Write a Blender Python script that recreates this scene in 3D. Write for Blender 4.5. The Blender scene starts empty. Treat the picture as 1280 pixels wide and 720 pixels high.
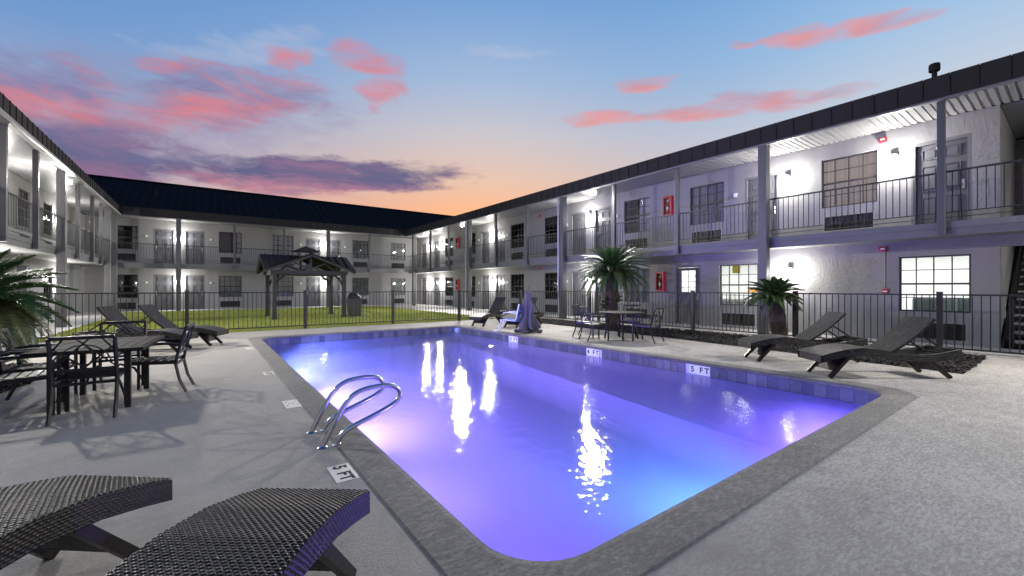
import bpy, math, random
from mathutils import Vector, Matrix
random.seed(7)
R = math.radians
scene = bpy.context.scene
col = scene.collection

# ------------------------------------------------------------------ camera
YAW = 36.16
cam_d = bpy.data.cameras.new('camera'); cam = bpy.data.objects.new('camera', cam_d); col.objects.link(cam)
cam.location = (0, 0, 1.32); cam.rotation_euler = (R(90), 0, R(-YAW))
cam_d.sensor_width = 36; cam_d.lens = 36 * 524 / 1280; cam_d.clip_start = 0.05; cam_d.clip_end = 4000
scene.camera = cam
vs = scene.view_settings
vs.view_transform = 'Standard'; vs.look = 'None'; vs.exposure = 0.0; vs.gamma = 1.0; vs.use_curve_mapping = False
scene.cycles.use_denoising = True
scene.cycles.max_bounces = 7; scene.cycles.transparent_max_bounces = 12
scene.cycles.caustics_reflective = False; scene.cycles.caustics_refractive = False
scene.cycles.sample_clamp_indirect = 6.0

# ------------------------------------------------------------------ sky (world)
class NT:
    """small helper to write node maths"""
    def __init__(s, tree): s.t = tree; s.n = tree.nodes; s.l = tree.links
    def new(s, typ, **kw):
        n = s.n.new(typ)
        for k, v in kw.items(): setattr(n, k, v)
        return n
    def put(s, sock, v):
        if isinstance(v, bpy.types.NodeSocket): s.l.new(v, sock)
        else: sock.default_value = v
    def m(s, op, a, b=0.0, c=0.0, clamp=False):
        n = s.new('ShaderNodeMath', operation=op, use_clamp=clamp)
        s.put(n.inputs[0], a); s.put(n.inputs[1], b)
        if len(n.inputs) > 2: s.put(n.inputs[2], c)
        return n.outputs[0]
    def mix(s, f, a, b, blend='MIX'):
        n = s.new('ShaderNodeMix', data_type='RGBA', blend_type=blend)
        s.put(n.inputs[0], f); s.put(n.inputs[6], a); s.put(n.inputs[7], b)
        return n.outputs[2]
    def ramp(s, f, pts, interp='LINEAR'):
        n = s.new('ShaderNodeValToRGB'); cr = n.color_ramp; cr.interpolation = interp
        while len(cr.elements) < len(pts): cr.elements.new(0.5)
        for e, (p, c) in zip(cr.elements, pts):
            e.position = p; e.color = (c[0], c[1], c[2], 1) if not isinstance(c, (int, float)) else (c, c, c, 1)
        s.put(n.inputs[0], f); return n.outputs[0]
    def noise(s, vec, scale, detail=4, rough=0.55, dist=0.0):
        n = s.new('ShaderNodeTexNoise'); n.inputs['Scale'].default_value = scale
        n.inputs['Detail'].default_value = detail; n.inputs['Roughness'].default_value = rough
        n.inputs['Distortion'].default_value = dist
        if vec is not None: s.l.new(vec, n.inputs['Vector'])
        return n.outputs[0]
    def xyz(s, x, y, z):
        n = s.new('ShaderNodeCombineXYZ'); s.put(n.inputs[0], x); s.put(n.inputs[1], y); s.put(n.inputs[2], z); return n.outputs[0]

def srgb(r, g, b):
    f = lambda c: (c / 255 / 12.92) if c / 255 <= 0.04045 else ((c / 255 + 0.055) / 1.055) ** 2.4
    return (f(r), f(g), f(b), 1)

def make_world():
    w = bpy.data.worlds.new('World'); scene.world = w; w.use_nodes = True
    w.node_tree.nodes.clear(); N = NT(w.node_tree)
    tc = N.new('ShaderNodeTexCoord').outputs['Generated']
    nrm = N.new('ShaderNodeVectorMath', operation='NORMALIZE'); N.l.new(tc, nrm.inputs[0])
    sep = N.new('ShaderNodeSeparateXYZ'); N.l.new(nrm.outputs[0], sep.inputs[0])
    x, y, z = sep.outputs
    az = N.m('MULTIPLY', N.m('ARCTAN2', x, y), 57.2958)          # degrees clockwise from +Y
    el = N.m('MULTIPLY', N.m('ARCSINE', z), 57.2958)
    e01 = N.m('DIVIDE', el, 90.0, clamp=True)
    cool = N.ramp(e01, [(0.0, srgb(190, 160, 165)), (0.13, srgb(172, 166, 190)), (0.20, srgb(140, 160, 200)), (0.26, srgb(102, 148, 204)), (0.34, srgb(80, 138, 202)), (0.42, srgb(74, 128, 196)), (0.6, srgb(62, 100, 160)), (1.0, srgb(30, 52, 100))])
    warm = N.ramp(e01, [(0.0, srgb(250, 152, 88)), (0.10, srgb(248, 172, 118)), (0.16, srgb(226, 190, 170)), (0.22, srgb(200, 194, 200)), (0.29, srgb(160, 184, 216)), (0.39, srgb(112, 158, 212)), (0.6, srgb(62, 100, 160)), (1.0, srgb(30, 52, 100))])
    pale = N.ramp(e01, [(0.0, srgb(240, 205, 170)), (0.13, srgb(226, 206, 190)), (0.2, srgb(200, 208, 220)), (0.28, srgb(160, 194, 228)), (0.36, srgb(128, 176, 222)), (0.6, srgb(62, 100, 160)), (1.0, srgb(30, 52, 100))])
    def bump1(c, wdt):
        d = N.m('DIVIDE', N.m('SUBTRACT', az, c), wdt)
        return N.m('EXPONENT', N.m('MULTIPLY', N.m('MULTIPLY', d, d), -1.0))
    base = N.mix(bump1(33.0, 30.0), cool, warm)
    base = N.mix(bump1(86.0, 32.0), base, pale)
    # physical sky adds the last twilight gradient
    sky = N.new('ShaderNodeTexSky', sky_type='NISHITA'); sky.sun_disc = False
    sky.sun_elevation = R(1.0); sky.sun_rotation = R(33.0); sky.air_density = 1.0; sky.dust_density = 1.0
    ns = N.new('ShaderNodeVectorMath', operation='SCALE'); N.l.new(sky.outputs[0], ns.inputs[0]); ns.inputs['Scale'].default_value = 0.02
    base = N.mix(1.0, base, ns.outputs[0], 'ADD')
    # cloud noise, stretched along the horizon
    vec = N.xyz(N.m('MULTIPLY', az, 0.055), N.m('MULTIPLY', el, 0.15), 0.37)
    n1 = N.noise(vec, 1.9, 8, 0.58, 0.5)
    n2 = N.noise(N.xyz(N.m('MULTIPLY', az, 0.06), N.m('MULTIPLY', el, 0.22), 4.1), 1.8, 6, 0.6, 0.5)
    nfine = N.noise(N.xyz(N.m('MULTIPLY', az, 0.11), N.m('MULTIPLY', el, 0.34), 1.3), 2.2, 9, 0.62, 0.5)
    wob = N.m('MULTIPLY', N.m('SUBTRACT', n2, 0.5), 4.5)
    wobx = N.m('MULTIPLY', N.m('SUBTRACT', n1, 0.5), 12.0)
    def direction(x, y):                     # compass bearing and height of a point of the sky
        d = (x - 640) / 524; return YAW + math.degrees(math.atan(d)), math.degrees(math.atan((360 - y) / 524 / math.hypot(1, d)))
    def blob(p, q, th):
        (a1, e1), (a2, e2) = direction(*p), direction(*q)
        ra = math.hypot(a2 - a1, e2 - e1) * .62; re = th / 524 * 57.3 * 0.9; t = math.atan2(e2 - e1, a2 - a1)
        k = min(1.0, re / 2.2)
        da = N.m('ADD', N.m('SUBTRACT', az, (a1 + a2) / 2), N.m('MULTIPLY', wobx, k)); de = N.m('ADD', N.m('SUBTRACT', el, (e1 + e2) / 2), N.m('MULTIPLY', wob, k))
        u = N.m('DIVIDE', N.m('ADD', N.m('MULTIPLY', da, math.cos(t)), N.m('MULTIPLY', de, math.sin(t))), ra)
        v = N.m('DIVIDE', N.m('SUBTRACT', N.m('MULTIPLY', de, math.cos(t)), N.m('MULTIPLY', da, math.sin(t))), re)
        d2 = N.m('ADD', N.m('MULTIPLY', u, u), N.m('MULTIPLY', v, v))
        return N.m('SUBTRACT', 1.0, d2, clamp=True), v
    def layer(base, specs, lo, hi, gain, thr, opac, bias=.42):
        acc = None; accv = None
        for sp in specs:
            mk, v = blob(*sp)
            acc = mk if acc is None else N.m('MAXIMUM', acc, mk)
            vv = N.m('MULTIPLY', v, mk)
            accv = vv if accv is None else N.m('ADD', accv, vv)
        dens = N.m('MULTIPLY', N.m('SUBTRACT', N.m('ADD', acc, N.m('MULTIPLY', N.m('SUBTRACT', nfine, 0.5), 1.5)), thr), gain, clamp=True)
        dens = N.m('MULTIPLY', dens, N.m('MULTIPLY', acc, 2.6, clamp=True))
        shade = N.m('ADD', N.m('ADD', N.m('MULTIPLY', accv, 0.8), bias), N.m('MULTIPLY', N.m('SUBTRACT', n2, 0.5), 3.0), clamp=True)
        c = N.mix(shade, lo, hi)
        return N.mix(N.m('MULTIPLY', dens, opac), base, c)
    pink = srgb(224, 130, 136); pink2 = srgb(238, 148, 142); violet = srgb(136, 130, 170)
    base = layer(base, [((150, 66), (420, 52), 26), ((560, 60), (700, 66), 10), ((1100, 150), (1260, 60), 14), ((-500, 60), (-150, 80), 40)], srgb(206, 200, 214), srgb(184, 198, 222), 1.0, 0.35, 0.5)
    base = layer(base, [((-220, 186), (240, 196), 50), ((120, 198), (585, 219), 25), ((240, 214), (560, 234), 13), ((-900, 150), (-300, 180), 60)], srgb(150, 112, 144), srgb(94, 96, 136), 1.6, 0.14, 0.95, .66)
    base = layer(base, [((-180, 110), (440, 132), 66), ((-900, 100), (-300, 120), 70)], srgb(160, 136, 168), srgb(130, 134, 176), 1.0, 0.28, 0.6, .5)
    base = layer(base, [((200, 216), (470, 242), 15)], srgb(220, 138, 146), srgb(170, 128, 154), 1.2, 0.36, 0.75)
    base = layer(base, [((-120, 84), (150, 122), 40), ((110, 142), (410, 112), 34), ((150, 104), (330, 96), 22), ((-900, 60), (-420, 90), 50)], pink, violet, 1.25, 0.22, 0.9, .46)
    base = layer(base, [((330, 72), (392, 76), 17), ((410, 68), (505, 88), 21), ((450, 120), (516, 108), 22)], pink, srgb(170, 150, 184), 1.0, 0.26, 0.9, .3)
    base = layer(base, [((700, 152), (840, 141), 13), ((790, 143), (940, 134), 13), ((885, 127), (1030, 124), 12), ((770, 111), (850, 100), 11), ((940, 53), (1065, 40), 12), ((1035, 40), (1195, 13), 11), ((912, 56), (948, 54), 7), ((1500, 40), (1800, 60), 20)], pink2, srgb(196, 150, 168), 1.15, 0.24, 0.88, .3)
    base = layer(base, [((990, 127), (1090, 111), 9), ((880, 118), (990, 120), 7)], srgb(204, 160, 170), srgb(170, 150, 178), 1.2, 0.35, 0.7)
    bg = N.new('ShaderNodeBackground'); N.l.new(base, bg.inputs[0]); bg.inputs[1].default_value = 1.0
    out = N.new('ShaderNodeOutputWorld'); N.l.new(bg.outputs[0], out.inputs[0])
make_world()

sun_d = bpy.data.lights.new('sun', 'SUN'); sun = bpy.data.objects.new('sun', sun_d); col.objects.link(sun)
sun_d.energy = 0.06; sun_d.angle = R(6); sun_d.color = (1.0, 0.72, 0.5)
sd = Vector((math.sin(R(33)) * math.cos(R(2)), math.cos(R(33)) * math.cos(R(2)), math.sin(R(2))))
sun.rotation_euler = sd.to_track_quat('Z', 'Y').to_euler(); sun.location = (0, 0, 40)

# light strengths in one place
LAMP_W = 165.0      # wall lamps beside the doors
FLOOD_W = 3000.0     # floods under the eaves
POOL_W = 1450.0      # underwater lamps

# ------------------------------------------------------------------ materials
MATS = {}
def mat(name, base, rough=0.6, metal=0.0, spec=0.5, var=0.0, vscale=6.0, bump=0.0, bscale=60.0, bdist=0.01, coat=0.0):
    if name in MATS: return MATS[name]
    m = bpy.data.materials.new(name); m.use_nodes = True; N = NT(m.node_tree); p = N.n['Principled BSDF']
    b = tuple(base) + (1,) if len(base) == 3 else base
    p.inputs['Base Color'].default_value = b; p.inputs['Roughness'].default_value = rough
    p.inputs['Metallic'].default_value = metal; p.inputs['Specular IOR Level'].default_value = spec
    if coat: p.inputs['Coat Weight'].default_value = coat
    tc = N.new('ShaderNodeTexCoord').outputs['Object'] if (var or bump) else None
    if var:
        n = N.noise(tc, vscale, 6, 0.65)
        f = N.m('ADD', N.m('MULTIPLY', N.m('SUBTRACT', n, 0.5), 2 * var), 1.0)
        mx = N.new('ShaderNodeVectorMath', operation='SCALE'); mx.inputs[0].default_value = b[:3]; N.put(mx.inputs['Scale'], f)
        N.l.new(mx.outputs[0], p.inputs['Base Color'])
        N.l.new(N.m('ADD', N.m('MULTIPLY', N.m('SUBTRACT', n, 0.5), 0.35), rough, clamp=True), p.inputs['Roughness'])
    if bump:
        bn = N.new('ShaderNodeBump'); bn.inputs['Strength'].default_value = bump; bn.inputs['Distance'].default_value = bdist
        N.l.new(N.noise(tc, bscale, 5, 0.6), bn.inputs['Height']); N.l.new(bn.outputs[0], p.inputs['Normal'])
    MATS[name] = m; return m

def emit(name, colr, strength):
    if name in MATS: return MATS[name]
    m = bpy.data.materials.new(name); m.use_nodes = True; N = NT(m.node_tree); N.n.clear()
    e = N.new('ShaderNodeEmission'); e.inputs[0].default_value = (*colr, 1); e.inputs[1].default_value = strength
    o = N.new('ShaderNodeOutputMaterial'); N.l.new(e.outputs[0], o.inputs[0]); MATS[name] = m; return m

def deck_mat(name, dark, light, amount, scale=1.0, bump=0.5, worn=None):
    m = bpy.data.materials.new(name); m.use_nodes = True; N = NT(m.node_tree); p = N.n['Principled BSDF']
    geo = N.new('ShaderNodeNewGeometry').outputs['Position']
    mp = N.new('ShaderNodeMapping'); mp.inputs['Rotation'].default_value = (0, 0, R(38)); mp.inputs['Scale'].default_value = (0.75, 2.1, 1.0); N.l.new(geo, mp.inputs[0])
    v = mp.outputs[0]
    big = N.noise(geo, 0.42, 5, 0.6, 0.4)
    mid = N.noise(v, 4.5 * scale, 6, 0.68, 0.2)
    fine = N.noise(v, 21.0 * scale, 6, 0.68, 0.3); pit = N.noise(geo, 62.0, 4, 0.65)
    grain = N.noise(geo, 190.0, 3, 0.7)
    a = N.m('ADD', N.m('MULTIPLY', fine, 0.66), N.m('MULTIPLY', mid, 0.34))
    a = N.m('ADD', a, N.m('MULTIPLY', N.m('SUBTRACT', big, 0.5), 0.30))
    sp = N.m('MULTIPLY', N.m('SUBTRACT', a, amount - .06), 7.5, clamp=True)
    if worn:                                     # the coating is worn through to the pale layer on one side of the pool only
        sx = N.new('ShaderNodeSeparateXYZ'); N.l.new(geo, sx.inputs[0])
        w = N.m('ADD', N.m('MULTIPLY', sx.outputs[0], 0.55), N.m('MULTIPLY', sx.outputs[1], -0.30))
        w = N.m('ADD', N.m('SUBTRACT', w, 0.55), N.m('MULTIPLY', N.m('SUBTRACT', N.noise(geo, 0.7, 6, 0.65, 0.5), 0.5), 3.0))
        w = N.m('ADD', N.m('MULTIPLY', w, 0.8, clamp=True), 0.0)
        sp2 = N.m('MULTIPLY', sp, N.m('ADD', N.m('MULTIPLY', w, 0.8), 0.2))
        base = N.mix(sp2, (*worn, 1), (*light, 1)); c = N.mix(w, base, N.mix(sp, (*dark, 1), (*light, 1)))
    else: c = N.mix(sp, (*dark, 1), (*light, 1))
    st = N.ramp(N.noise(geo, 0.8, 8, 0.66, 0.9), [(0.34, 0.78), (0.45, 0.98), (0.62, 1.04), (0.74, 0.9)])
    c = N.mix(1.0, c, st, 'MULTIPLY')
    st2 = N.ramp(N.noise(geo, 3.1, 8, 0.7, 0.6), [(0.3, 0.88), (0.5, 1.0), (0.7, 1.05)])
    c = N.mix(1.0, c, st2, 'MULTIPLY')
    gr = N.m('ADD', N.m('ADD', N.m('MULTIPLY', grain, 0.4), N.m('MULTIPLY', pit, 0.5)), 0.55)
    c = N.mix(1.0, c, gr, 'MULTIPLY')
    N.l.new(c, p.inputs['Base Color'])
    N.l.new(N.ramp(mid, [(0.3, 0.62), (0.7, 0.86)]), p.inputs['Roughness'])
    p.inputs['Specular IOR Level'].default_value = 0.3
    bn = N.new('ShaderNodeBump'); bn.inputs['Strength'].default_value = bump; bn.inputs['Distance'].default_value = 0.006
    N.l.new(N.m('ADD', N.m('MULTIPLY', fine, 0.8), N.m('ADD', N.m('MULTIPLY', grain, 0.4), N.m('MULTIPLY', pit, 0.9))), bn.inputs['Height']); N.l.new(bn.outputs[0], p.inputs['Normal'])
    MATS[name] = m; return m

def stucco_mat(name, base):
    m = bpy.data.materials.new(name); m.use_nodes = True; N = NT(m.node_tree); p = N.n['Principled BSDF']
    geo = N.new('ShaderNodeNewGeometry').outputs['Position']
    big = N.noise(geo, 0.8, 6, 0.6); fine = N.noise(geo, 34.0, 5, 0.65, 0.3); streak = N.new('ShaderNodeMapping')
    streak.inputs['Scale'].default_value = (3.0, 3.0, 0.25); N.l.new(geo, streak.inputs[0]); stn = N.noise(streak.outputs[0], 1.5, 5, 0.65)
    f = N.m('ADD', N.m('ADD', N.m('MULTIPLY', big, 0.22), N.m('MULTIPLY', stn, 0.22)), N.m('ADD', N.m('MULTIPLY', fine, 0.12), 0.72))
    c = N.mix(1.0, (*base, 1), f, 'MULTIPLY'); N.l.new(c, p.inputs['Base Color'])
    p.inputs['Roughness'].default_value = 0.85; p.inputs['Specular IOR Level'].default_value = 0.25
    bn = N.new('ShaderNodeBump'); bn.inputs['Strength'].default_value = 0.55; bn.inputs['Distance'].default_value = 0.02
    N.l.new(N.noise(geo, 13.0, 5, 0.6, 0.5), bn.inputs['Height']); N.l.new(bn.outputs[0], p.inputs['Normal'])
    MATS[name] = m; return m

def glass_mat():
    m = bpy.data.materials.new('window_glass'); m.use_nodes = True; N = NT(m.node_tree); N.n.clear()
    tr = N.new('ShaderNodeBsdfTransparent'); tr.inputs[0].default_value = (0.9, 0.92, 0.92, 1)
    gl = N.new('ShaderNodeBsdfGlossy'); gl.inputs['Roughness'].default_value = 0.03; gl.inputs[0].default_value = (0.9, 0.9, 0.95, 1)
    fr = N.new('ShaderNodeFresnel'); fr.inputs[0].default_value = 1.45
    mx = N.new('ShaderNodeMixShader'); N.l.new(fr.outputs[0], mx.inputs[0]); N.l.new(tr.outputs[0], mx.inputs[1]); N.l.new(gl.outputs[0], mx.inputs[2])
    geo = N.new('ShaderNodeNewGeometry').outputs['Position']
    bn = N.new('ShaderNodeBump'); bn.inputs['Strength'].default_value = 0.04; bn.inputs['Distance'].default_value = 0.02
    N.l.new(N.noise(geo, 2.2, 2, 0.5), bn.inputs['Height']); N.l.new(bn.outputs[0], gl.inputs['Normal'])
    o = N.new('ShaderNodeOutputMaterial'); N.l.new(mx.outputs[0], o.inputs[0]); MATS['glass'] = m; return m

def water_mat():
    m = bpy.data.materials.new('pool_water'); m.use_nodes = True; N = NT(m.node_tree); N.n.clear()
    tr = N.new('ShaderNodeBsdfTransparent'); tr.inputs[0].default_value = (0.93, 0.95, 1.0, 1)
    gl = N.new('ShaderNodeBsdfGlossy'); gl.inputs['Roughness'].default_value = 0.04
    fr = N.new('ShaderNodeFresnel'); fr.inputs[0].default_value = 1.33
    geo = N.new('ShaderNodeNewGeometry').outputs['Position']
    h = N.m('ADD', N.m('MULTIPLY', N.noise(geo, 7.0, 2, 0.5, 0.2), 0.55), N.m('MULTIPLY', N.noise(geo, 22.0, 2, 0.5), 0.22))
    bn = N.new('ShaderNodeBump'); bn.inputs['Strength'].default_value = 0.30; bn.inputs['Distance'].default_value = 0.03
    N.l.new(h, bn.inputs['Height']); N.l.new(bn.outputs[0], gl.inputs['Normal']); N.l.new(bn.outputs[0], fr.inputs['Normal'])
    mx = N.new('ShaderNodeMixShader'); N.l.new(fr.outputs[0], mx.inputs[0]); N.l.new(tr.outputs[0], mx.inputs[1]); N.l.new(gl.outputs[0], mx.inputs[2])
    o = N.new('ShaderNodeOutputMaterial'); N.l.new(mx.outputs[0], o.inputs[0]); MATS['water'] = m
    m2 = bpy.data.materials.new('pool_water_side'); m2.use_nodes = True; N2 = NT(m2.node_tree); N2.n.clear()
    t2 = N2.new('ShaderNodeBsdfTransparent'); o2 = N2.new('ShaderNodeOutputMaterial'); N2.l.new(t2.outputs[0], o2.inputs[0])
    for Q, out in ((N, o), (N2, o2)):
        vs_ = Q.new('ShaderNodeVolumeScatter'); vs_.inputs['Color'].default_value = (0.80, 0.84, 1.0, 1); vs_.inputs['Density'].default_value = 0.17; vs_.inputs['Anisotropy'].default_value = 0.25
        Q.l.new(vs_.outputs[0], out.inputs['Volume'])
    return m, m2

def wicker_mat(name, cell):
    m = bpy.data.materials.new(name); m.use_nodes = True; N = NT(m.node_tree); p = N.n['Principled BSDF']
    uv = N.new('ShaderNodeUVMap').outputs[0]
    ck = N.new('ShaderNodeTexBrick'); N.l.new(uv, ck.inputs['Vector']); ck.inputs['Scale'].default_value = 1.0
    ck.inputs['Brick Width'].default_value = cell * 2; ck.inputs['Row Height'].default_value = cell; ck.inputs['Mortar Size'].default_value = cell * 0.2; ck.inputs['Mortar Smooth'].default_value = 0.6
    ck.inputs['Color1'].default_value = (0.0075, 0.0065, 0.006, 1); ck.inputs['Color2'].default_value = (0.060, 0.051, 0.044, 1); ck.inputs['Mortar'].default_value = (0.006, 0.006, 0.006, 1)
    N.l.new(ck.outputs[0], p.inputs['Base Color']); p.inputs['Roughness'].default_value = 0.5; p.inputs['Specular IOR Level'].default_value = 0.2
    bn = N.new('ShaderNodeBump'); bn.inputs['Strength'].default_value = 0.9; bn.inputs['Distance'].default_value = 0.004; bn.invert = True
    N.l.new(ck.outputs['Fac'], bn.inputs['Height']); N.l.new(bn.outputs[0], p.inputs['Normal'])
    MATS[name] = m; return m

M_stucco = stucco_mat('painted_stucco', (0.275, 0.274, 0.272))
M_trim = mat('grey_trim_paint', (0.17, 0.17, 0.185), 0.5, var=0.12, vscale=3, bump=0.1, bscale=30)
M_post = mat('post_paint', (0.085, 0.085, 0.09), 0.5, var=0.15, vscale=4, bump=0.08, bscale=40)
M_slab = mat('slab_paint', (0.15, 0.149, 0.15), 0.7, var=0.25, vscale=5, bump=0.3, bscale=30)
M_door = mat('door_paint', (0.085, 0.087, 0.097), 0.42, var=0.08, vscale=5)
M_jamb = mat('door_jamb_paint', (0.14, 0.14, 0.146), 0.5, var=0.1)
M_fascia = mat('charcoal_fascia_metal', (0.034, 0.031, 0.029), 0.75, spec=0.12, var=0.25, vscale=2.5)
M_roof = mat('dark_roof_metal', (0.009, 0.009, 0.011), 0.85, spec=0.05, var=0.25, vscale=1.5)
M_soffit = mat('white_soffit_metal', (0.24, 0.24, 0.24), 0.4, spec=0.5, var=0.06)
M_rail = mat('dark_rail_metal', (0.018, 0.0175, 0.0175), 0.45, var=0.1)
M_fence = mat('dark_fence_metal', (0.016, 0.0145, 0.0135), 0.5, var=0.15, vscale=20)
M_winframe = mat('dark_window_frame', (0.028, 0.028, 0.030), 0.45)
M_grille = mat('dark_grille', (0.025, 0.025, 0.026), 0.5)
M_grilleframe = mat('grey_sleeve', (0.30, 0.30, 0.30), 0.5)
M_curt = [mat('curtain_beige', (0.68, 0.62, 0.56), 0.9, var=0.1), mat('curtain_grey', (0.34, 0.34, 0.34), 0.9, var=0.15), mat('curtain_pale', (0.52, 0.52, 0.51), 0.9, var=0.1)]
def curtain_mat():
    m = bpy.data.materials.new('lit_curtain'); m.use_nodes = True; N = NT(m.node_tree); p = N.n['Principled BSDF']; o = N.n['Material Output']
    p.inputs['Base Color'].default_value = (.70, .63, .57, 1); p.inputs['Roughness'].default_value = .9
    tl = N.new('ShaderNodeBsdfTranslucent'); tl.inputs[0].default_value = (.62, .54, .47, 1)
    mx = N.new('ShaderNodeMixShader'); mx.inputs[0].default_value = .5; N.l.new(p.outputs[0], mx.inputs[1]); N.l.new(tl.outputs[0], mx.inputs[2]); N.l.new(mx.outputs[0], o.inputs[0]); return m
M_curt[0] = curtain_mat()
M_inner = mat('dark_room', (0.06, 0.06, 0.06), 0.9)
M_steel = mat('stainless_steel', (0.62, 0.60, 0.58), 0.16, metal=1.0, var=0.05, vscale=30)
M_chrome = mat('door_hardware', (0.65, 0.65, 0.64), 0.25, metal=1.0)
M_white = mat('white_plastic', (0.78, 0.78, 0.76), 0.45)
M_red = mat('red_enamel', (0.42, 0.018, 0.028), 0.4, var=0.1)
M_black = mat('black_ink', (0.012, 0.012, 0.012), 0.5)
M_tilew = mat('cream_marker_tile', (0.80, 0.72, 0.60), 0.35, var=0.14, vscale=14)
M_tilep = mat('white_marker_tile', (0.82, 0.82, 0.82), 0.3, var=0.05)
M_tiles = [mat('pool_tile_%d' % i, c, 0.22, var=0.35, vscale=22) for i, c in enumerate([(0.10, 0.10, 0.135), (0.145, 0.145, 0.18), (0.075, 0.08, 0.11)])]
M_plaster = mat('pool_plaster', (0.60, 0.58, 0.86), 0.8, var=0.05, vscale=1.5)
M_alum = mat('dark_aluminium', (0.012, 0.0115, 0.011), 0.42, spec=0.35, var=0.2, vscale=30)
M_tabletop = mat('dark_table_slat', (0.022, 0.020, 0.018), 0.75, spec=0.06, var=0.25, vscale=12)
M_gazebo = mat('grey_timber_paint', (0.055, 0.054, 0.058), 0.6, var=0.2, vscale=8)
M_gazroof = mat('gazebo_roof_metal', (0.028, 0.024, 0.022), 0.8, spec=0.1, var=0.2)
M_bin = mat('grey_bin_plastic', (0.09, 0.09, 0.095), 0.6, var=0.1)
M_bag = mat('black_bag', (0.03, 0.03, 0.032), 0.35, bump=0.6, bscale=20, bdist=0.03)
M_cover = mat('grey_cover_fabric', (0.085, 0.083, 0.088), 0.85, var=0.2, vscale=8, bump=0.3, bscale=60)
M_blue = mat('blue_mesh_fabric', (0.012, 0.10, 0.58), 0.6, var=0.15, vscale=30)
M_bark = mat('palm_bark', (0.085, 0.060, 0.044), 0.9, var=0.5, vscale=30)
M_fronds = [mat('frond_green_%d' % i, c, 0.42, spec=0.45, var=0.3, vscale=9) for i, c in enumerate([(0.032, 0.080, 0.016), (0.050, 0.100, 0.022), (0.090, 0.105, 0.040)])]
M_mulch = mat('dark_mulch', (0.014, 0.0105, 0.0085), 0.9, var=0.6, vscale=40)
M_lamp = mat('lamp_housing', (0.10, 0.10, 0.10), 0.4)
M_lens = emit('lamp_lens', (1.0, 0.97, 0.92), 60.0)
M_floodlens = emit('flood_lens', (1.0, 0.98, 0.95), 220.0)
M_poollens = emit('pool_lens', (0.22, 0.16, 1.0), 1.6)
M_room = mat('room_white', (0.82, 0.82, 0.80), 0.8)
M_panel = emit('ceiling_panel', (1.0, 1.0, 0.97), 16.0)
M_walk = deck_mat('walkway_concrete', (0.36, 0.345, 0.32), (0.46, 0.445, 0.42), 0.5, 1.0, 0.25)
M_deck = deck_mat('pool_deck_coating', (0.245, 0.228, 0.205), (0.405, 0.379, 0.342), 0.5, 1.25, 0.9, (0.29, 0.267, 0.236))
M_coping = deck_mat('coping_coating', (0.135, 0.126, 0.114), (0.235, 0.219, 0.198), 0.52, 1.3, 0.7)
M_glass = glass_mat(); M_water, M_waterside = water_mat(); M_wicker = wicker_mat('wicker', 0.030)
M_strand = mat('wicker_strand', (0.014, 0.011, 0.0095), 0.36, spec=0.28, var=0.35, vscale=45)
M_strandbase = mat('wicker_core', (0.010, 0.009, 0.009), 0.8)

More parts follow.
